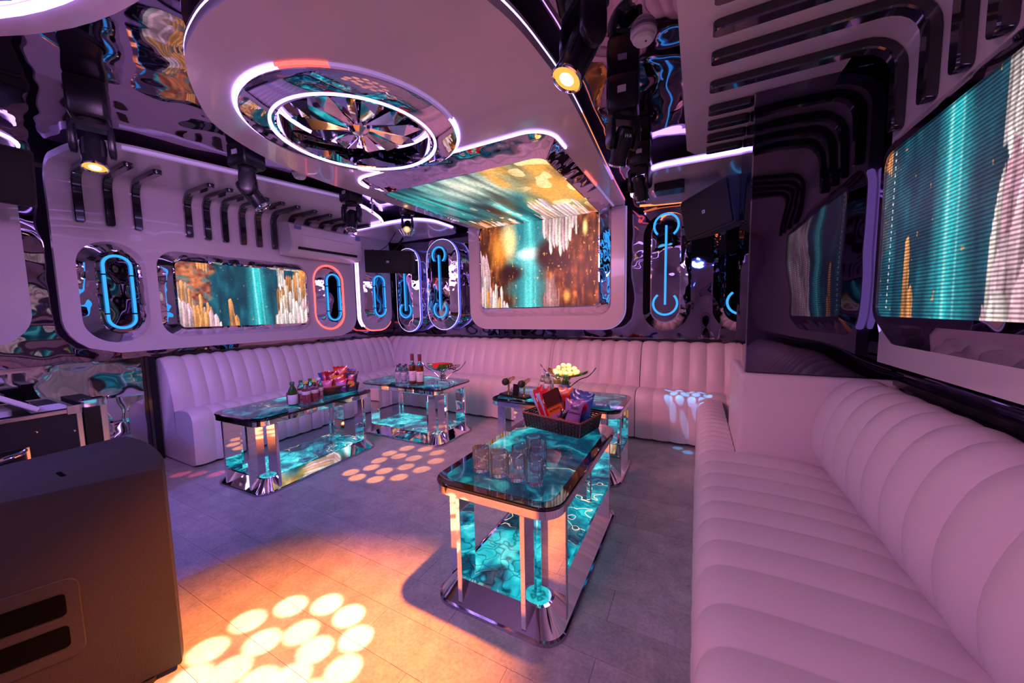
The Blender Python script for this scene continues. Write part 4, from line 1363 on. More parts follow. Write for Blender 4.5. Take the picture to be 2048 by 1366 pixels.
# ------------------------------------------------------------------ tables
def build_table(label, L):
    W = .63
    r_ = T('coffee_table', label, 'table')
    out = lambda i, r=.10: rrect(-L / 2 + i, L / 2 - i, -W / 2 + i, W / 2 - i, max(.01, r - i * .6), 7)
    zt = .585
    # top: chrome rim, black glass border, lit stone
    MB().loft([z3(out(.012), zt - .058), z3(out(.004), zt - .052), z3(out(.004), zt - .018), z3(out(.012), zt - .016)], caps=(1, 1)).build('rim', 'chrome', r_, 30)
    MB().loft([z3(out(.004), zt - .016), z3(out(0), zt - .012), z3(out(0), zt - .004), z3(out(.004), zt)], caps=(1, 1)).build('glass_top', 'glass_black', r_, 30)
    MB().plate([out(.045, .09)], lambda u, v, w_: (u, v, w_), zt + .0002, zt + .0012).build('stone_top', 'onyx_top', r_, 0)
    MB().plate([out(.06, .09)], lambda u, v, w_: (u, v, w_), zt - .064, zt - .0585).build('lit_underside', 'onyx_shelf', r_, 0)
    # base: plinth, sloped chrome skirt, lit stone shelf
    MB().loft([z3(out(-.004), 0), z3(out(-.004), .016), z3(out(.006), .020)], caps=(1, 0)).build('plinth', 'chrome_dark', r_, 30)
    MB().loft([z3(out(.004), .018), z3(out(.072, .10), .096), z3(out(.084, .10), .098), z3(out(.084, .10), .090)], caps=(0, 1)).build('skirt', 'chrome', r_, 25)
    MB().plate([out(.085, .10)], lambda u, v, w_: (u, v, w_), .091, .097).build('stone_shelf', 'onyx_shelf', r_, 0)
    # eight chrome blades
    for sx in (-1, 1):
        for sy in (-1, 1):
            x = sx * (L / 2 - .012)
            y = sy * (W / 2 - .155)
            MB().box(min(x, x - sx * .115), max(x, x - sx * .115), y - .012, y + .012, .021, zt - .058, b=.002).build('post', 'chrome', r_, 0)
            x = sx * (L / 2 - .15)
            y = sy * (W / 2 - .012)
            MB().box(x - .012, x + .012, min(y, y - sy * .115), max(y, y - sy * .115), .021, zt - .058, b=.002).build('post', 'chrome', r_, 0)
    return r_


t1 = build_table('teal stone table closest to the viewer, with tumblers and a black basket', 1.13)
put(t1, (-.770, 1.775, 0), PI / 2)
t1['group'] = 'teal lit tables'
t2 = dup(t1, 'teal stone table at the left sofa with a brown basket and pink bottles', 'teal lit tables')
put(t2, (-3.17, 1.915, 0), PI / 2 + R(2.5))
t3 = dup(t1, 'teal stone table in the far corner with two whisky bottles', 'teal lit tables')
put(t3, (-2.82, 3.02, 0), 0)
t4 = dup(t1, 'teal stone table with gold microphones behind the black basket', 'teal lit tables')
put(t4, (-1.06, 2.945, 0), PI)
TZ = .5865


# ------------------------------------------------------------------ glasses
def tumbler(label):
    r_ = T('tumbler', label, 'glass', group='tumblers on the near table')
    MB().lathe([(.036, 0), (.039, .004), (.0405, .03), (.0415, .112), (.0408, .1145), (.0392, .112), (.037, .03), (.034, .018), (.001, .016)], 36, cap=(1, 0), rib=-.035).build('glass', 'glass', r_, 25)
    return r_


gl = [(-.913, 1.400, 'leftmost tumbler in the front row, nearest the orange-lit table edge'), (-.806, 1.388, 'second tumbler from the left in the front row'), (-.716, 1.386, 'third tumbler from the left in the front row'), (-.626, 1.388, 'frontmost right tumbler of the cluster'),
      (-.80, 1.497, 'tumbler behind the second front glass, left rear'), (-.63, 1.492, 'tumbler right behind the frontmost right glass'), (-.715, 1.545, 'tumbler in the middle of the back rows'), (-.62, 1.60, 'rearmost tumbler near the basket')]
gl = [(-.913, 1.400, gl[0][2]), (-.808, 1.392, gl[1][2]), (-.716, 1.388, gl[2][2]), (-.626, 1.386, gl[3][2]), (-.745, 1.487, 'tumbler in the second row, behind the gap of the middle glasses'), (-.650, 1.482, 'tumbler right behind the frontmost right one'), (-.690, 1.580, 'tumbler third row back, above the middle'), (-.745, 1.640, 'rearmost tumbler, closest to the black basket')]
g0 = None
for x, y, lb in gl:
    g_ = tumbler(lb) if g0 is None else dup(g0, lb)
    g0 = g0 or g_
    put(g_, (x, y, TZ), rnd.random())


# ------------------------------------------------------------------ bottles
def bottle(name, label, prof, m, liquid=None, cap=None, capprof=None, label_band=None, group=None, lm='label_white', mark=None):
    r_ = T(name, label, 'bottle', group=group)
    MB().lathe(prof, 24).build('bottle_body', m, r_, 40)
    if liquid:
        lm_, top = liquid
        pr = [(max(r0 - .0022, .002), z) for r0, z in prof if z < top]
        pr = [(pr[0][0], .004)] + pr[1:] + [(pr[-1][0], top)]
        MB().lathe(pr, 24).build('liquid', lm_, r_, 40)
    if cap:
        MB().lathe(capprof, 20).build('cap', cap, r_, 40)
    if label_band:
        r0, z0, z1 = label_band
        MB().lathe([(r0, z0), (r0 + .0008, z0 + .001), (r0 + .0008, z1 - .001), (r0, z1)], 24, cap=(0, 0)).build('label_band', lm, r_, 40)
        if mark:
            for (b_, s_, zz) in mark:
                text('lettering', b_, s_, basis((r0 + .0013, 0, zz), (0, 1, 0), (0, 0, 1), (1, 0, 0)), 'text_dark', r_)
    return r_


PET = [(.026, 0), (.031, .006), (.032, .03), (.0305, .035), (.032, .04), (.032, .115), (.030, .135), (.016, .165), (.0125, .172), (.0125, .186)]
CAP = [(.0145, .176), (.0155, .178), (.0155, .194), (.0135, .197)]
WB = [(.030, 0), (.0355, .005), (.036, .02), (.036, .168), (.034, .190), (.024, .207), (.0165, .222), (.0155, .30), (.0165, .303)]
WC = [(.0172, .238), (.0178, .24), (.0178, .303), (.0165, .306)]

# left table: green bottle, pink bottles, can
bg = bottle('sauce_bottle', 'dark green bottle with pale label at the front left of the snack table', [(.032, 0), (.037, .006), (.037, .10), (.034, .125), (.018, .160), (.015, .17), (.015, .188)], 'green_bottle', None, 'cap_green', [(.017, .178), (.018, .18), (.018, .2), (.016, .203)], (.0374, .015, .095))
put(bg, (-3.040, 1.765, TZ), R(-30))
pkb = None
for x, y, lb, cm in ((-2.985, 1.848, 'front left pink drink bottle with yellow cap on the snack table', 'cap_yellow'), (-2.985, 1.922, 'front right pink drink bottle with yellow cap beside the brown basket', 'cap_yellow'),
                     (-3.075, 1.860, 'pink drink bottle behind the green bottle', 'cap_green'), (-3.075, 1.945, 'pink drink bottle with green cap between the yellow-capped ones', 'cap_green'), (-3.030, 1.998, 'pale pink bottle with white cap touching the brown basket', 'cap_white')):
    b_ = bottle('drink_bottle', lb, PET, 'plastic_clear', ('pink_liquid', .125), cm, CAP, (.0326, .082, .112), 'pink drink bottles on the left table')
    put(b_, (x, y, TZ), R(-40))
cn = T('drink_can', 'small red can behind the green bottle on the snack table', 'can')
MB().lathe([(.024, 0), (.029, .006), (.029, .085), (.024, .094)], 24).build('can_body', 'can_red', cn)
MB().lathe([(.024, .094), (.0245, .096), (.022, .093)], 24).build('lid', 'chrome', cn)
put(cn, (-3.14, 1.80, TZ))

# far corner table: waters and whisky
for x, y, lb in ((-2.935, 2.865, 'front left water bottle on the whisky table'), (-2.850, 2.868, 'front right water bottle on the whisky table'), (-2.905, 2.955, 'rear water bottle in the middle behind the front ones'), (-2.815, 2.95, 'rear water bottle next to the whisky'), (-2.99, 2.95, 'rearmost left water bottle on the whisky table')):
    b_ = bottle('water_bottle', lb, PET, 'plastic_clear', ('water', .14), 'cap_dark', CAP, (.0326, .085, .122), 'water bottles on the far corner table', 'label_grey')
    put(b_, (x, y, TZ), R(-50))
for x, y, lb in ((-2.720, 2.865, 'left whisky bottle with maroon foil neck'), (-2.615, 2.865, 'right whisky bottle with maroon foil neck, lit red')):
    b_ = bottle('whisky_bottle', lb, WB, 'plastic_clear', ('whisky', .185), 'foil_maroon', WC, (.0366, .035, .135), 'whisky bottles', mark=[('THE', .008, .12), ('MALT', .012, .105), ('18', .010, .085)])
    b_.scale = (1, 1, 1)
    put(b_, (x, y, TZ), R(-45), sc=1.08)


# ------------------------------------------------------------------ fruit stands
def fruit_stand(label, m_tray):
    r_ = T('fruit_stand', label, 'fruit stand')
    MB().loft([[(x, y, z) for x, y in rrect(-.10, .10, -.045, .045, .02, 4)] for z in (.036, .042)], caps=(1, 1)).build('base_plate', 'chrome', r_)
    for sx in (-1, 1):
        for sy in (-1, 1):
            MB().tube([(sx * .085, sy * .035, .038), (sx * .10, sy * .045, .02), (sx * .105, sy * .048, 0)], [.008, .006, .005], 8).build('foot', 'chrome', r_)
    MB().lathe([(.045, .042), (.032, .055), (.028, .09), (.030, .125), (.05, .145)], 12).build('stem', 'chrome', r_)
    for k in range(6):
        M_ = Matrix.Rotation(2 * PI * k / 6, 4, 'Z')
        MB().lathe([(.005, 0), (.005, .006)], 10, M_ @ Matrix.Translation((.027, 0, .09)) @ Matrix.Rotation(PI / 2, 4, 'Y')).build('stem_stud', 'black_plastic', r_)
    # boat-shaped tray
    rg = []
    for i in range(13):
        t = -1 + 2 * i / 12
        wd = .085 * math.sqrt(max(.02, 1 - t * t * .97))
        z0 = .147 + .05 * t * t
        rg.append([(t * .20, -wd, z0 + .022), (t * .20, -wd * .75, z0 + .006), (t * .20, 0, z0), (t * .20, wd * .75, z0 + .006), (t * .20, wd, z0 + .022), (t * .20, wd * .75, z0 + .002), (t * .20, 0, z0 - .004), (t * .20, -wd * .75, z0 + .002)])
    MB().loft(rg, caps=(1, 1)).build('tray', m_tray, r_, 50)
    for sx in (-1, 1):
        p = [(sx * .03, 0, .05), (sx * .07, 0, .09), (sx * .13, 0, .135), (sx * .20, 0, .165), (sx * .25, 0, .215), (sx * .275, 0, .25)]
        MB().tube(spline(p, 5), .005, 8).build('curled_arm', 'chrome_dark', r_)
    return r_


ORD = ('first', 'second', 'third', 'fourth', 'fifth', 'sixth', 'seventh', 'eighth', 'ninth')


def slice_(name, label, cat, group, loc, rz, tilt, rad, th, flesh, rind):
    r_ = T(name, label, cat, (0, 0, 0), group)
    P = [(rad * math.cos(a), rad - rad * math.sin(a)) for a in [PI * i / 12 for i in range(13)]]
    I_ = [(.88 * x, rad - .88 * (rad - y)) for x, y in P]
    MB().plate([I_], lambda u, v, w_: (u, w_, v), -th / 2, th / 2).build('flesh', flesh, r_, 30)
    MB().plate([P + list(reversed(I_))], lambda u, v, w_: (u, w_, v), -th / 2, th / 2).build('rind', rind, r_, 30)
    put(r_, loc, rz, tilt)
    return r_


fs1 = fruit_stand('chrome fruit stand with red watermelon beside the whisky', 'chrome')
put(fs1, (-2.415, 3.00, TZ), R(8))
for i in range(7):
    slice_('watermelon_slice', ORD[i] + ' red watermelon slice from the left in the row on the chrome stand', 'fruit', 'watermelon slices on the chrome stand', (-2.475 + .012 * i, 2.945 + .018 * i, TZ + .158), R(-18 + 2 * i), R(-14), .065, .016, 'melon_red', 'melon_rind')
gm = None
for i in range(16):
    me_ = MB().lathe([(.002, -.013), (.009, -.010), (.013, 0), (.009, .010), (.002, .013)], 12)
    if gm is None:
        gm = me_.build('grape', 'grape')
        g_ = gm
    else:
        g_ = gm.copy()
        col.objects.link(g_)
    tag(g_, 'dark grape heaped on the right of the watermelon', 'grape', 'grapes on the chrome stand')
    g_.location = (-2.335 + .022 * (i % 5) - .01 * (i // 10), 2.985 + .026 * ((i // 5) % 3) + .006 * (i % 2), TZ + .172 + .020 * (i // 8) + .004 * (i % 3))
fs2 = fruit_stand('gold fruit stand heaped with pale lit melon, on the microphone table', 'gold')
put(fs2, (-1.065, 3.13, TZ), R(-4))
pf = None
for i, (dx, dy, dz) in enumerate([(-.10 + .048 * a, -.026 + .052 * b, 0) for b in range(2) for a in range(5)] + [(-.075 + .050 * a, .0, .036) for a in range(4)] + [(-.03, -.005, .068), (.02, .005, .068)]):
    if pf is None:
        pf = MB().lathe([(.003, -.0255), (.014, -.022), (.0235, -.011), (.0262, 0), (.0235, .012), (.014, .0215), (.004, .0235), (.002, .020)], 18).build('round_fruit', 'melon_pale')
        g_ = pf
    else:
        g_ = pf.copy()
        col.objects.link(g_)
    tag(g_, 'pale round fruit in the brightly lit heap on the gold stand', 'fruit', 'pale round fruits on the gold stand')
    g_.location = (-1.07 + dx, 3.13 + dy, TZ + .181 + dz + .022 * (dx / .12) ** 2)
    g_.rotation_euler = (rnd.uniform(-.4, .4), rnd.uniform(-.4, .4), rnd.random() * 6)

# ------------------------------------------------------------------ microphone table
ms = T('microphone_stand', 'black microphone stand with gold posts on the table behind the basket', 'microphone stand', (0, 0, 0))
MB().loft([[(x, y, z) for x, y in rrect(-.155 + i, .155 - i, -.06 + i, .06 - i, .012, 4)] for z, i in ((0, 0), (.014, 0), (.02, .006))], caps=(1, 1)).build('base', 'black_plastic', ms)
for sx in (-.085, .095):
    MB().lathe([(.012, .02), (.009, .026), (.009, .10), (.013, .106)], 16, Matrix.Translation((sx, 0, 0))).build('post', 'gold', ms)
    MB().tube([(sx - .024, 0, .128), (sx - .018, 0, .112), (sx, 0, .106), (sx + .018, 0, .112), (sx + .024, 0, .128)], .005, 8).build('cradle', 'gold', ms)
cdp = MB().box(-.028, .040, -.004, .004, 0, .095, b=.002).build('card_holder', 'black_plastic')
tag(cdp, 'upright black card holder between the two gold microphones', 'card holder')
MSL, MSR = (-1.435, 2.80, TZ), R(-12)
put(ms, MSL, MSR)
cdp.location = (MSL[0] + .005, MSL[1] - .025, TZ + .0205)
cdp.rotation_euler = (R(-8), 0, MSR)
for sx, lb in ((-.085, 'left gold microphone with round black head'), (.095, 'right gold microphone with round black head')):
    r_ = T('microphone', lb, 'microphone', group='microphones')
    My = Matrix.Rotation(PI / 2, 4, 'X')     # +z -> -y : head towards the viewer
    MB().lathe([(.014, -.13), (.017, -.125), (.020, .02), (.022, .03)], 20, My).build('handle', 'gold', r_)
    MB().lathe([(.026, .03), (.029, .034), (.029, .044), (.026, .047)], 20, My).build('collar', 'gold', r_)
    MB().lathe([(.025, .046), (.031, .058), (.033, .072), (.029, .088), (.016, .098), (.002, .100)], 20, My, cap=(1, 0)).build('head_grille', 'black_matte', r_)
    c_, s_ = math.cos(MSR), math.sin(MSR)
    put(r_, (MSL[0] + sx * c_, MSL[1] + sx * s_, TZ + .137), R(6))
for x, y, lb, lq, cm, bd in ((-1.235, 2.965, 'pale bottle with white pump top beside the gold melon stand', 'drink_pale', 'cap_white', 'label_white'), (-1.165, 2.905, 'pale drink bottle with grey-green cap in front', 'drink_pale', 'cap_green', 'label_white'), (-1.085, 2.93, 'amber drink bottle with pale label', 'drink_amber', 'cap_green', 'label_white'), (-1.125, 3.00, 'rear pale bottle behind the two front drinks', 'drink_pale', 'cap_white', 'label_grey'), (-1.010, 2.92, 'green drink bottle with dark green cap', 'green_bottle', 'cap_green', 'label_blue')):
    b_ = bottle('drink_bottle', lb, PET, 'plastic_clear' if lq != 'green_bottle' else 'green_bottle', (lq, .15), cm, CAP, (.0326, .075, .115), 'drink bottles on the microphone table', bd)
    put(b_, (x, y, TZ), R(-60), sc=1.05)
pt = MB().tube([(0, 0, .19), (0, 0, .225), (.03, 0, .222)], .004, 6).build('pump_nozzle', 'cap_white')
tag(pt, 'thin white pump nozzle on the pale bottle', 'pump')
put(pt, (-1.235, 2.965, TZ + .012), R(150), sc=1.05)
ash = T('ash_bowl', 'small round glass bowl at the left end of the microphone table', 'bowl')
MB().lathe([(.03, 0), (.04, .01), (.048, .035), (.044, .036), (.036, .014), (.001, .01)], 20, cap=(1, 0)).build('bowl', 'glass', ash)
put(ash, (-1.53, 2.99, TZ))


# ------------------------------------------------------------------ baskets
def basket(label, L, W, H, m, rim, flare=.014, rows=8, stakes=(18, 11)):
    r_ = T('snack_basket', label, 'basket')
    at = lambda k: (L / 2 - flare + flare * k, W / 2 - flare + flare * k)
    a, b = at(0)
    MB().box(-a, a, -b, b, 0, .006).build('bottom', m, r_, 0)
    # woven walls: strips pass in front of and behind the stakes
    mb = MB()
    peri = []
    nx, ny = stakes
    for i in range(nx): peri.append((-1 + 2 * i / nx, -1, 0, -1))
    for i in range(ny): peri.append((1, -1 + 2 * i / ny, 1, 0))
    for i in range(nx): peri.append((1 - 2 * i / nx, 1, 0, 1))
    for i in range(ny): peri.append((-1, 1 - 2 * i / ny, -1, 0))
    for k in range(rows):
        k0, k1 = (k + .13) / rows, (k + .87) / rows
        ring = []
        for q, (u, v, nx_, ny_) in enumerate(peri):
            o = .0030 * (1 if (q + k) % 2 else -1)
            p = []
            for kk, t in ((k0, .0), (k1, .0), (k1, .0018), (k0, .0018)):
                aa, bb_ = at(kk)
                p.append((u * aa + nx_ * (o + t), v * bb_ + ny_ * (o + t), .004 + kk * H))
            ring.append(p)
        mb.loft(ring, loop=True)
    o_ = mb.build('weave', m, r_, 0)
    o_['kind'] = 'stuff'
    mb = MB()
    for (u, v, nx_, ny_) in peri:
        (a0, b0), (a1, b1) = at(0), at(1)
        mb.tube([(u * a0, v * b0, .003), (u * a1, v * b1, H)], .0028, 5)
    o_ = mb.build('stakes', 'rattan_light', r_, 0)
    o_['kind'] = 'stuff'
    a, b = at(1)
    MB().tube([(x, y, H + .002) for x, y in rrect(-a - .002, a + .002, -b - .002, b + .002, .012, 3)], .006, 8, True).build('rim', rim, r_)
    return r_


bk1 = basket('black woven basket of snack bags on the table closest to the viewer', .43, .28, .095, 'basket_black', 'rattan_rim')
BK1 = (-.775, 2.165, TZ + .001)
put(bk1, BK1, R(-12))
bk2 = basket('brown woven basket of red and orange snack bags on the left table', .34, .22, .075, 'rattan', 'rattan_rim')
BK2 = (-3.145, 2.262, TZ + .001)
put(bk2, BK2, R(75))


def bag(label, w_, h_, th, colors, group, texts=(), cat='snack bag', name='snack_bag', crimp=True, box_=False):
    """pillow bag standing in the xz plane, front to -y; colors(u,v)->srgb"""
    r_ = T(name, label, cat, group=group)
    nu, nv = 13, 17
    U, V = np.meshgrid(np.linspace(0, 1, nu), np.linspace(0, 1, nv), indexing='ij')
    c = np.array([[colors(U[i, j], V[i, j]) for j in range(nv)] for i in range(nu)], float)
    rgb = lin(c)
    cl, mb = [], MB()
    for side in (-1, 1):
        vs = []
        for i in range(nu):
            for j in range(nv):
                u, v = U[i, j], V[i, j]
                if box_:
                    puff = 1.0 if (0 < i < nu - 1 and 0 < j < nv - 1) else 0.97
                    dx = 0
                else:
                    puff = (1 - abs(2 * u - 1) ** 2.4) ** .7 * (1 - abs(2 * v - 1) ** 3.0) ** .7
                    puff += .05 * math.sin(9 * u + 5 * v) * puff
                    dx = .010 * (1 - abs(2 * v - 1) ** 2) * (u - .5) * -2
                zz = v * h_ + (.004 * math.sin(u * 22) if (crimp and j in (0, nv - 1) and not box_) else 0)
                vs.append(((u - .5) * w_ + dx, side * th / 2 * max(puff, .02), zz))
                cl.append((*rgb[i, j], 1))
        mb.add(vs, [(i * nv + j, (i + 1) * nv + j, (i + 1) * nv + j + 1, i * nv + j + 1) for i in range(nu - 1) for j in range(nv - 1)])
    K = nu * nv
    edge_ = [i * nv for i in range(nu)] + [(nu - 1) * nv + j for j in range(1, nv)] + [i * nv + nv - 1 for i in range(nu - 2, -1, -1)] + [j for j in range(nv - 2, 0, -1)]
    n = len(edge_)
    mb.f += [(edge_[i], edge_[(i + 1) % n], K + edge_[(i + 1) % n], K + edge_[i]) for i in range(n)]
    mb.build('wrapper' if not box_ else 'carton', 'printed_foil', r_, 50, colors=cl)
    for (b_, s_, x, z, m_) in texts:
        text('lettering', b_, s_, basis((x, -th / 2 - .002, z), (1, 0, 0), (0, 0, 1), (0, -1, 0)), m_, r_)
    return r_


def band(*stops):
    def f(u, v):
        c = stops[0][1]
        for s_, cc in stops:
            if v >= s_:
                c = cc
        return c
    return f


def diag(c1, c2, k=.35):
    return lambda u, v: c1 if u < k + .15 * v else c2


def inbasket(o, B, rz, x, y, z, tz, tx, ty):
    k = 1.26 if B is BK1 else 1.0
    M = Matrix.Translation(B) @ Matrix.Rotation(rz, 4, 'Z') @ Matrix.Translation((x, y, z)) @ Matrix.Rotation(tz, 4, 'Z') @ Matrix.Rotation(ty, 4, 'Y') @ Matrix.Rotation(tx, 4, 'X')
    o.scale = (k, k, k)
    loc, rot, sc = M.decompose()
    o.location = loc
    o.rotation_euler = rot.to_euler()
    bpy.context.view_layer.update()


RED, BLUE, LBL = (176, 22, 36), (40, 92, 178), (150, 178, 222)
G1 = 'snack packs in the black basket'
z0, rz1 = .012, R(-12)
o = bag('red and pale blue snack bag at the left end of the black basket', .105, .20, .034, diag(LBL, RED, .17), G1, [('PO', .034, .012, .135, 'text_white')])
inbasket(o, BK1, rz1, -.095, .000, z0, R(5), R(-12), R(-34))
o = bag('second red and pale blue snack bag, beside the brown carton', .105, .20, .034, diag(LBL, RED, .17), G1, [('CA', .034, .012, .135, 'text_white')])
inbasket(o, BK1, rz1, -.025, -.030, z0, R(5), R(-12), R(-32))
o = bag('dark brown chocolate carton with orange band leaning in the black basket', .095, .205, .022, lambda u, v: (70, 28, 24) if v > .62 else (206, 96, 30) if v > .40 else (150, 110, 170), G1, [('ALMOND', .016, 0, .105, 'text_dark'), ('Salt', .020, .012, .065, 'text_dark'), ('Cashews', .012, .012, .047, 'text_dark')], 'snack box', 'snack_carton', box_=True)
inbasket(o, BK1, rz1, .050, -.064, z0, R(5), R(-12), R(-29))
o = bag('purple salted nut pouch with black lettering at the front of the black basket', .105, .16, .028, lambda u, v: (150, 110, 176) if not (v < .30 and .45 < u < .9) else (150, 60, 60), G1, [('Salt', .030, .012, .125, 'text_dark'), ('Cashews', .019, .010, .100, 'text_dark')], 'snack pouch', 'snack_pouch')
inbasket(o, BK1, rz1, .115, -.092, z0, R(3), R(-12), R(4))
o = bag('blue snack bag with a pink oval mark at the right end of the black basket', .13, .17, .036, lambda u, v: (190, 40, 90) if math.hypot((u - .6) / .26, (v - .68) / .2) < 1 else BLUE, G1, [('LT', .024, .013, .115, 'text_white')])
inbasket(o, BK1, rz1, .125, -.010, z0, R(2), R(-8), R(4))
o = bag('blue, white and orange snack bag at the back of the black basket', .12, .18, .034, band((0, (40, 92, 178)), (.5, (210, 110, 60)), (.7, (190, 205, 230)), (.85, (46, 84, 170))), G1)
inbasket(o, BK1, rz1, .085, .055, z0, R(6), R(-10), R(8))
o = bag('red and orange snack bag at the back left of the black basket', .12, .18, .034, band((0, (150, 20, 30)), (.6, (196, 40, 40)), (.8, (220, 120, 60))), G1)
inbasket(o, BK1, rz1, -.03, .085, z0, R(8), R(-8), R(-6))
o = bag('small black and orange snack bar standing at the front of the black basket', .045, .11, .016, band((0, (30, 22, 28)), (.45, (214, 130, 60)), (.62, (30, 22, 28))), G1, cat='snack bar', name='snack_bar')
inbasket(o, BK1, rz1, .045, -.112, z0, R(3), R(-12), R(12))

G2 = 'snack packs in the brown basket'
rz2 = R(75)
OR, YE = (226, 84, 22), (236, 140, 40)
for (lb, w_, h_, cf, x, y, tz, tx, ty, z_, tx_) in (
    ('red snack bag with blue edge at the far left of the brown basket', .12, .19, diag((70, 80, 160), (214, 50, 30), .25), -0.059, 0.103, R(-38), R(-13), R(-12), z0, ()),
    ('dark red snack bag second from the left in the brown basket', .12, .19, band((0, (240, 130, 40)), (.5, (170, 20, 30))), -0.043, 0.034, R(-38), R(-13), R(-4), z0, ()),
    ('tall orange-red snack bag in the middle of the brown basket', .15, .235, band((0, OR), (.55, (200, 30, 26)), (.7, (232, 96, 26)), (.9, (200, 30, 26))), 0.039, 0.033, R(-38), R(-13), R(-1), z0, ()),
    ('orange snack bag in front of the tall red one', .13, .16, band((0, YE), (.35, (150, 60, 24)), (.7, YE)), -0.022, -0.028, R(-38), R(-13), R(2), z0, ()),
    ('blue snack bag at the back of the brown basket', .13, .20, band((0, (60, 70, 150)), (.85, (90, 100, 190))), 0.114, 0.032, R(-38), R(-13), R(6), z0, ()),
    ('yellow-orange snack bag behind the dark crisp bag', .13, .19, band((0, (228, 130, 50)), (.8, (240, 160, 60)), (.93, (120, 30, 40))), 0.097, -0.063, R(-38), R(-13), R(7), z0, ()),
    ('dark grey crisp bag with a red oval at the right of the brown basket', .13, .18, lambda u, v: (200, 40, 50) if math.hypot((u - .5) / .3, (v - .66) / .16) < 1 else (226, 150, 60) if math.hypot((u - .55) / .34, (v - .38) / .16) < 1 else (52, 56, 78), 0.077, -0.105, R(-38), R(-13), R(5), z0, (('LAY', .020, 0, .118, 'text_white'),)),
    ('purple and pink snack bag at the front of the brown basket', .12, .13, band((0, (96, 52, 120)), (.35, (196, 150, 200)), (.75, (220, 60, 130))), -0.009, -0.092, R(-38), R(-13), R(3), z0, ()),
    ('pink and orange snack bag at the front left of the brown basket', .12, .12, band((0, (240, 110, 40)), (.4, (230, 120, 150))), -0.101, -0.016, R(-38), R(-13), R(-5), z0, ())):
    o = bag(lb, w_ * .94, h_, .034, cf, G2, tx_)
    inbasket(o, BK2, rz2, x, y, z_, tz - R(0), tx, ty)

# ------------------------------------------------------------------ foreground loudspeaker
ps = T('loudspeaker', 'big black floor loudspeaker in the near left corner, side glowing orange', 'speaker', (-2.0, .3, 0), world=True)
pa, pb = Vector((-1.725, .515)), Vector((-2.36, .595))
arc_ = []
for i in range(13):
    t = i / 12
    p = pa + (pb - pa) * t
    nrm = Vector((.124, .992))
    arc_.append(tuple(p + nrm * .045 * math.sin(PI * t) ** .75))
plan = arc_ + [(-2.375, .57), (-2.28, -.12), (-1.975, -.12), (-1.735, .49)]


def inset(P, d):
    c = Vector((sum(p[0] for p in P) / len(P), sum(p[1] for p in P) / len(P)))
    return [tuple(Vector(p) + (c - Vector(p)).normalized() * d) for p in P]


MB().loft([z3(inset(plan, .012), .02), z3(plan, .035), z3(plan, .785), z3(inset(plan, .008), .800), z3(inset(plan, .025), .806)], caps=(1, 1)).build('cabinet', 'speaker_black', ps, 40)
# two-slot handle on the visible side face; recess shade put in as near-black slabs
A_, B_ = Vector((-1.735, .49, 0)), Vector((-1.975, -.12, 0))
uu = (B_ - A_).normalized()
nn = Vector((uu.y * -1, uu.x, 0))
if nn.x < 0:
    nn = -nn
ph = lambda s_, z, o_: A_ + uu * s_ + Vector((0, 0, z)) + nn * o_
MB().loft([[ph(s_, z, o_) for s_, z in rrect(.20 - i, .52 + i, .24 - i, .50 + i, .03, 4)] for o_, i in ((.0005, .006), (.004, .004), (.004, 0))], caps=(0, 1)).build('handle_plate', 'speaker_black', ps, 30)
for z in (.275, .385):
    MB().loft([[ph(s_, zz, o_) for s_, zz in rrect(.225, .50, z, z + .075, .012, 3)] for o_ in (.0042, .0060)], caps=(1, 1)).build('handle_slot', 'slot_shade', ps, 0)
for i, (x, y) in enumerate(((-1.98, .33), (-2.12, .20))):
    MB().plate([rrect(x - .035, x + .035, y - .006, y + .006, .005, 3)], lambda u, v, w_: (u, v, w_), .8062, .8075).build('top_slot', 'slot_shade', ps, 0)  # dark plate stands for the shade inside a slot opening
for (x, y) in ((-1.78, .44), (-2.26, .50), (-2.22, -.06), (-1.98, -.06)):
    MB().lathe([(.02, 0), (.022, .02)], 12, Matrix.Translation((x, y, 0))).build('rubber_foot', 'black_matte', ps)

# ------------------------------------------------------------------ flight case with tilted screen
fc = T('flight_case', 'black flight case with aluminium edges and butterfly handle, left edge', 'flight case', (-3.6, .3, 0), world=True)
X0, X1, Y0, Y1, Z1 = -4.05, -3.40, -.35, .675, .80
MB().box(X0, X1 - .004, Y0, Y1 - .004, .02, Z1 - .004).build('body', 'wood_case', fc, 0)
for (a, b) in (((X1, Y0, Z1), (X1, Y1, Z1)), ((X1, Y1, .02), (X1, Y1, Z1)), ((X0, Y1, Z1), (X1, Y1, Z1)), ((X1, Y0, .03), (X1, Y1, .03)), ((X0, Y0, Z1), (X0, Y1, Z1))):
    a, b = Vector(a), Vector(b)
    lo = Vector((min(a.x, b.x), min(a.y, b.y), min(a.z, b.z)))
    hi = Vector((max(a.x, b.x), max(a.y, b.y), max(a.z, b.z)))
    dx, dy, dz = [(0.0 if hi[i] - lo[i] > .05 else .02) for i in range(3)]
    MB().box(lo.x - dx, hi.x + (.002 if dx else 0), lo.y - dy, hi.y + (.002 if dy else 0), lo.z - dz, hi.z + (.002 if dz else 0), b=.002).build('edge_profile', 'alu', fc, 0)
for z in (.03, .42, .77):
    MB().box(X1 - .001, X1 + .006, Y1 - .055, Y1 + .004, z, z + .055, b=.002).build('corner_plate', 'chrome', fc, 0)
MB().box(X1 - .002, X1 + .004, .33, .47, .545, .625, b=.002).build('handle_dish', 'chrome', fc, 0)
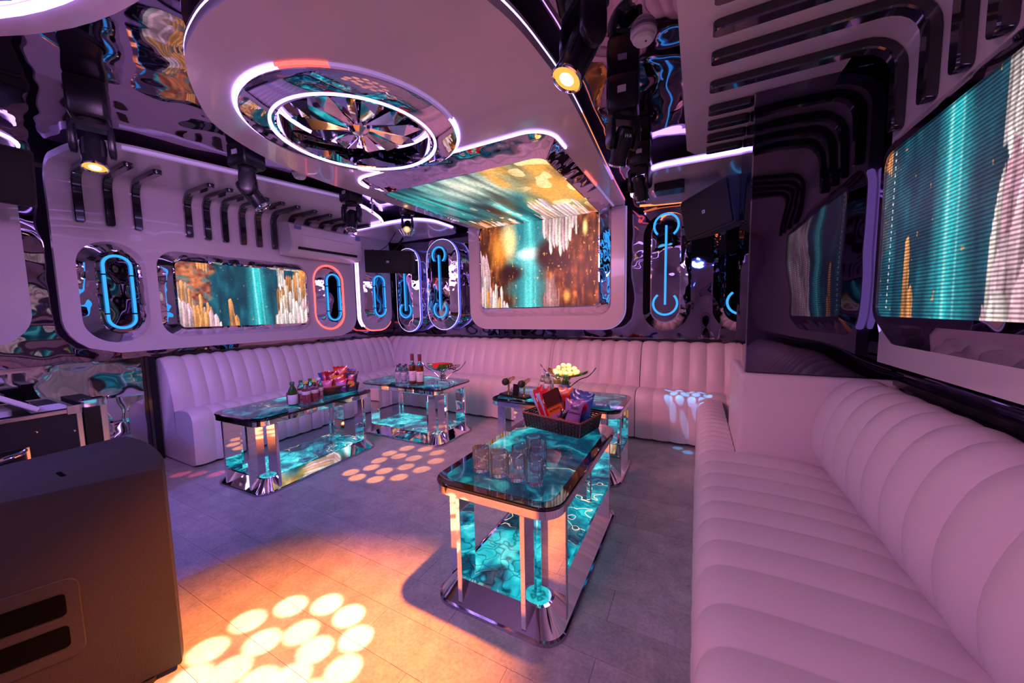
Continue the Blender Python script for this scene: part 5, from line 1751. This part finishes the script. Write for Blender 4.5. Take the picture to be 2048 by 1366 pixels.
MB().tube([(X1 + .006, .345, .56), (X1 + .028, .36, .575), (X1 + .032, .40, .585), (X1 + .028, .44, .595), (X1 + .006, .455, .61)], .008, 8).build('handle_grip', 'chrome', fc)
for (y, z) in ((.50, .70), (.64, .665)):
    MB().lathe([(.008, 0), (.006, .005), (.001, .006)], 10, Matrix.Translation((X1 - .004, y, z)) @ Matrix.Rotation(PI / 2, 4, 'Y')).build('rivet', 'chrome', fc)
fl = T('case_lid', 'upright flight case lid with chrome corner behind the black flight case', 'flight case', (-3.7, .76, 0), world=True)
MB().box(-3.98, -3.50, .705, .80, .0, .81).build('body', 'wood_case', fl, 0)
MB().box(-3.52, -3.492, .775, .806, .0, .815, b=.002).build('edge_profile', 'alu', fl, 0)
MB().box(-3.56, -3.49, .70, .81, .775, .835, b=.008).build('corner_cap', 'chrome', fl, 0)
sc_ = T('control_screen', 'tilted touch screen on a white stand on top of the flight case', 'monitor', (-3.6, .25, Z1), world=True)
MB().loft([[(x, y, z) for x, y in rrect(-3.74, -3.48, .12, .44, .02, 4)] for z in (Z1 + .003, Z1 + .035)], caps=(1, 1)).build('stand_base', 'white_plastic', sc_)
MB().loft([[(x, y, z) for x, y in rrect(-3.66, -3.56, .26, .36, .02, 4)] for z in (Z1 + .035, Z1 + .17)], caps=(1, 1)).build('stand_post', 'white_plastic', sc_)
Ms = Matrix.Translation((-3.60, .30, Z1 + .18)) @ Matrix.Rotation(R(-38), 4, 'X')
MB().box(-.20, .20, -.34, .27, .0, .028, Ms, b=.006).build('housing', 'white_plastic', sc_, 30)
MB().box(-.185, .185, -.32, .255, .0285, .031, Ms).build('glass', 'glass_black', sc_, 0)
nb = MB().loft([[(x, y, z) for x, y in rrect(-3.66, -3.46, .50, .64, .01, 3)] for z in (Z1 + .003, Z1 + .012)], caps=(1, 1)).build('paper_sheets', 'label_white')
tag(nb, 'small stack of paper sheets at the end of the flight case top', 'papers')

for o_ in bpy.data.objects:
    if '_w' in o_:
        del o_['_w']
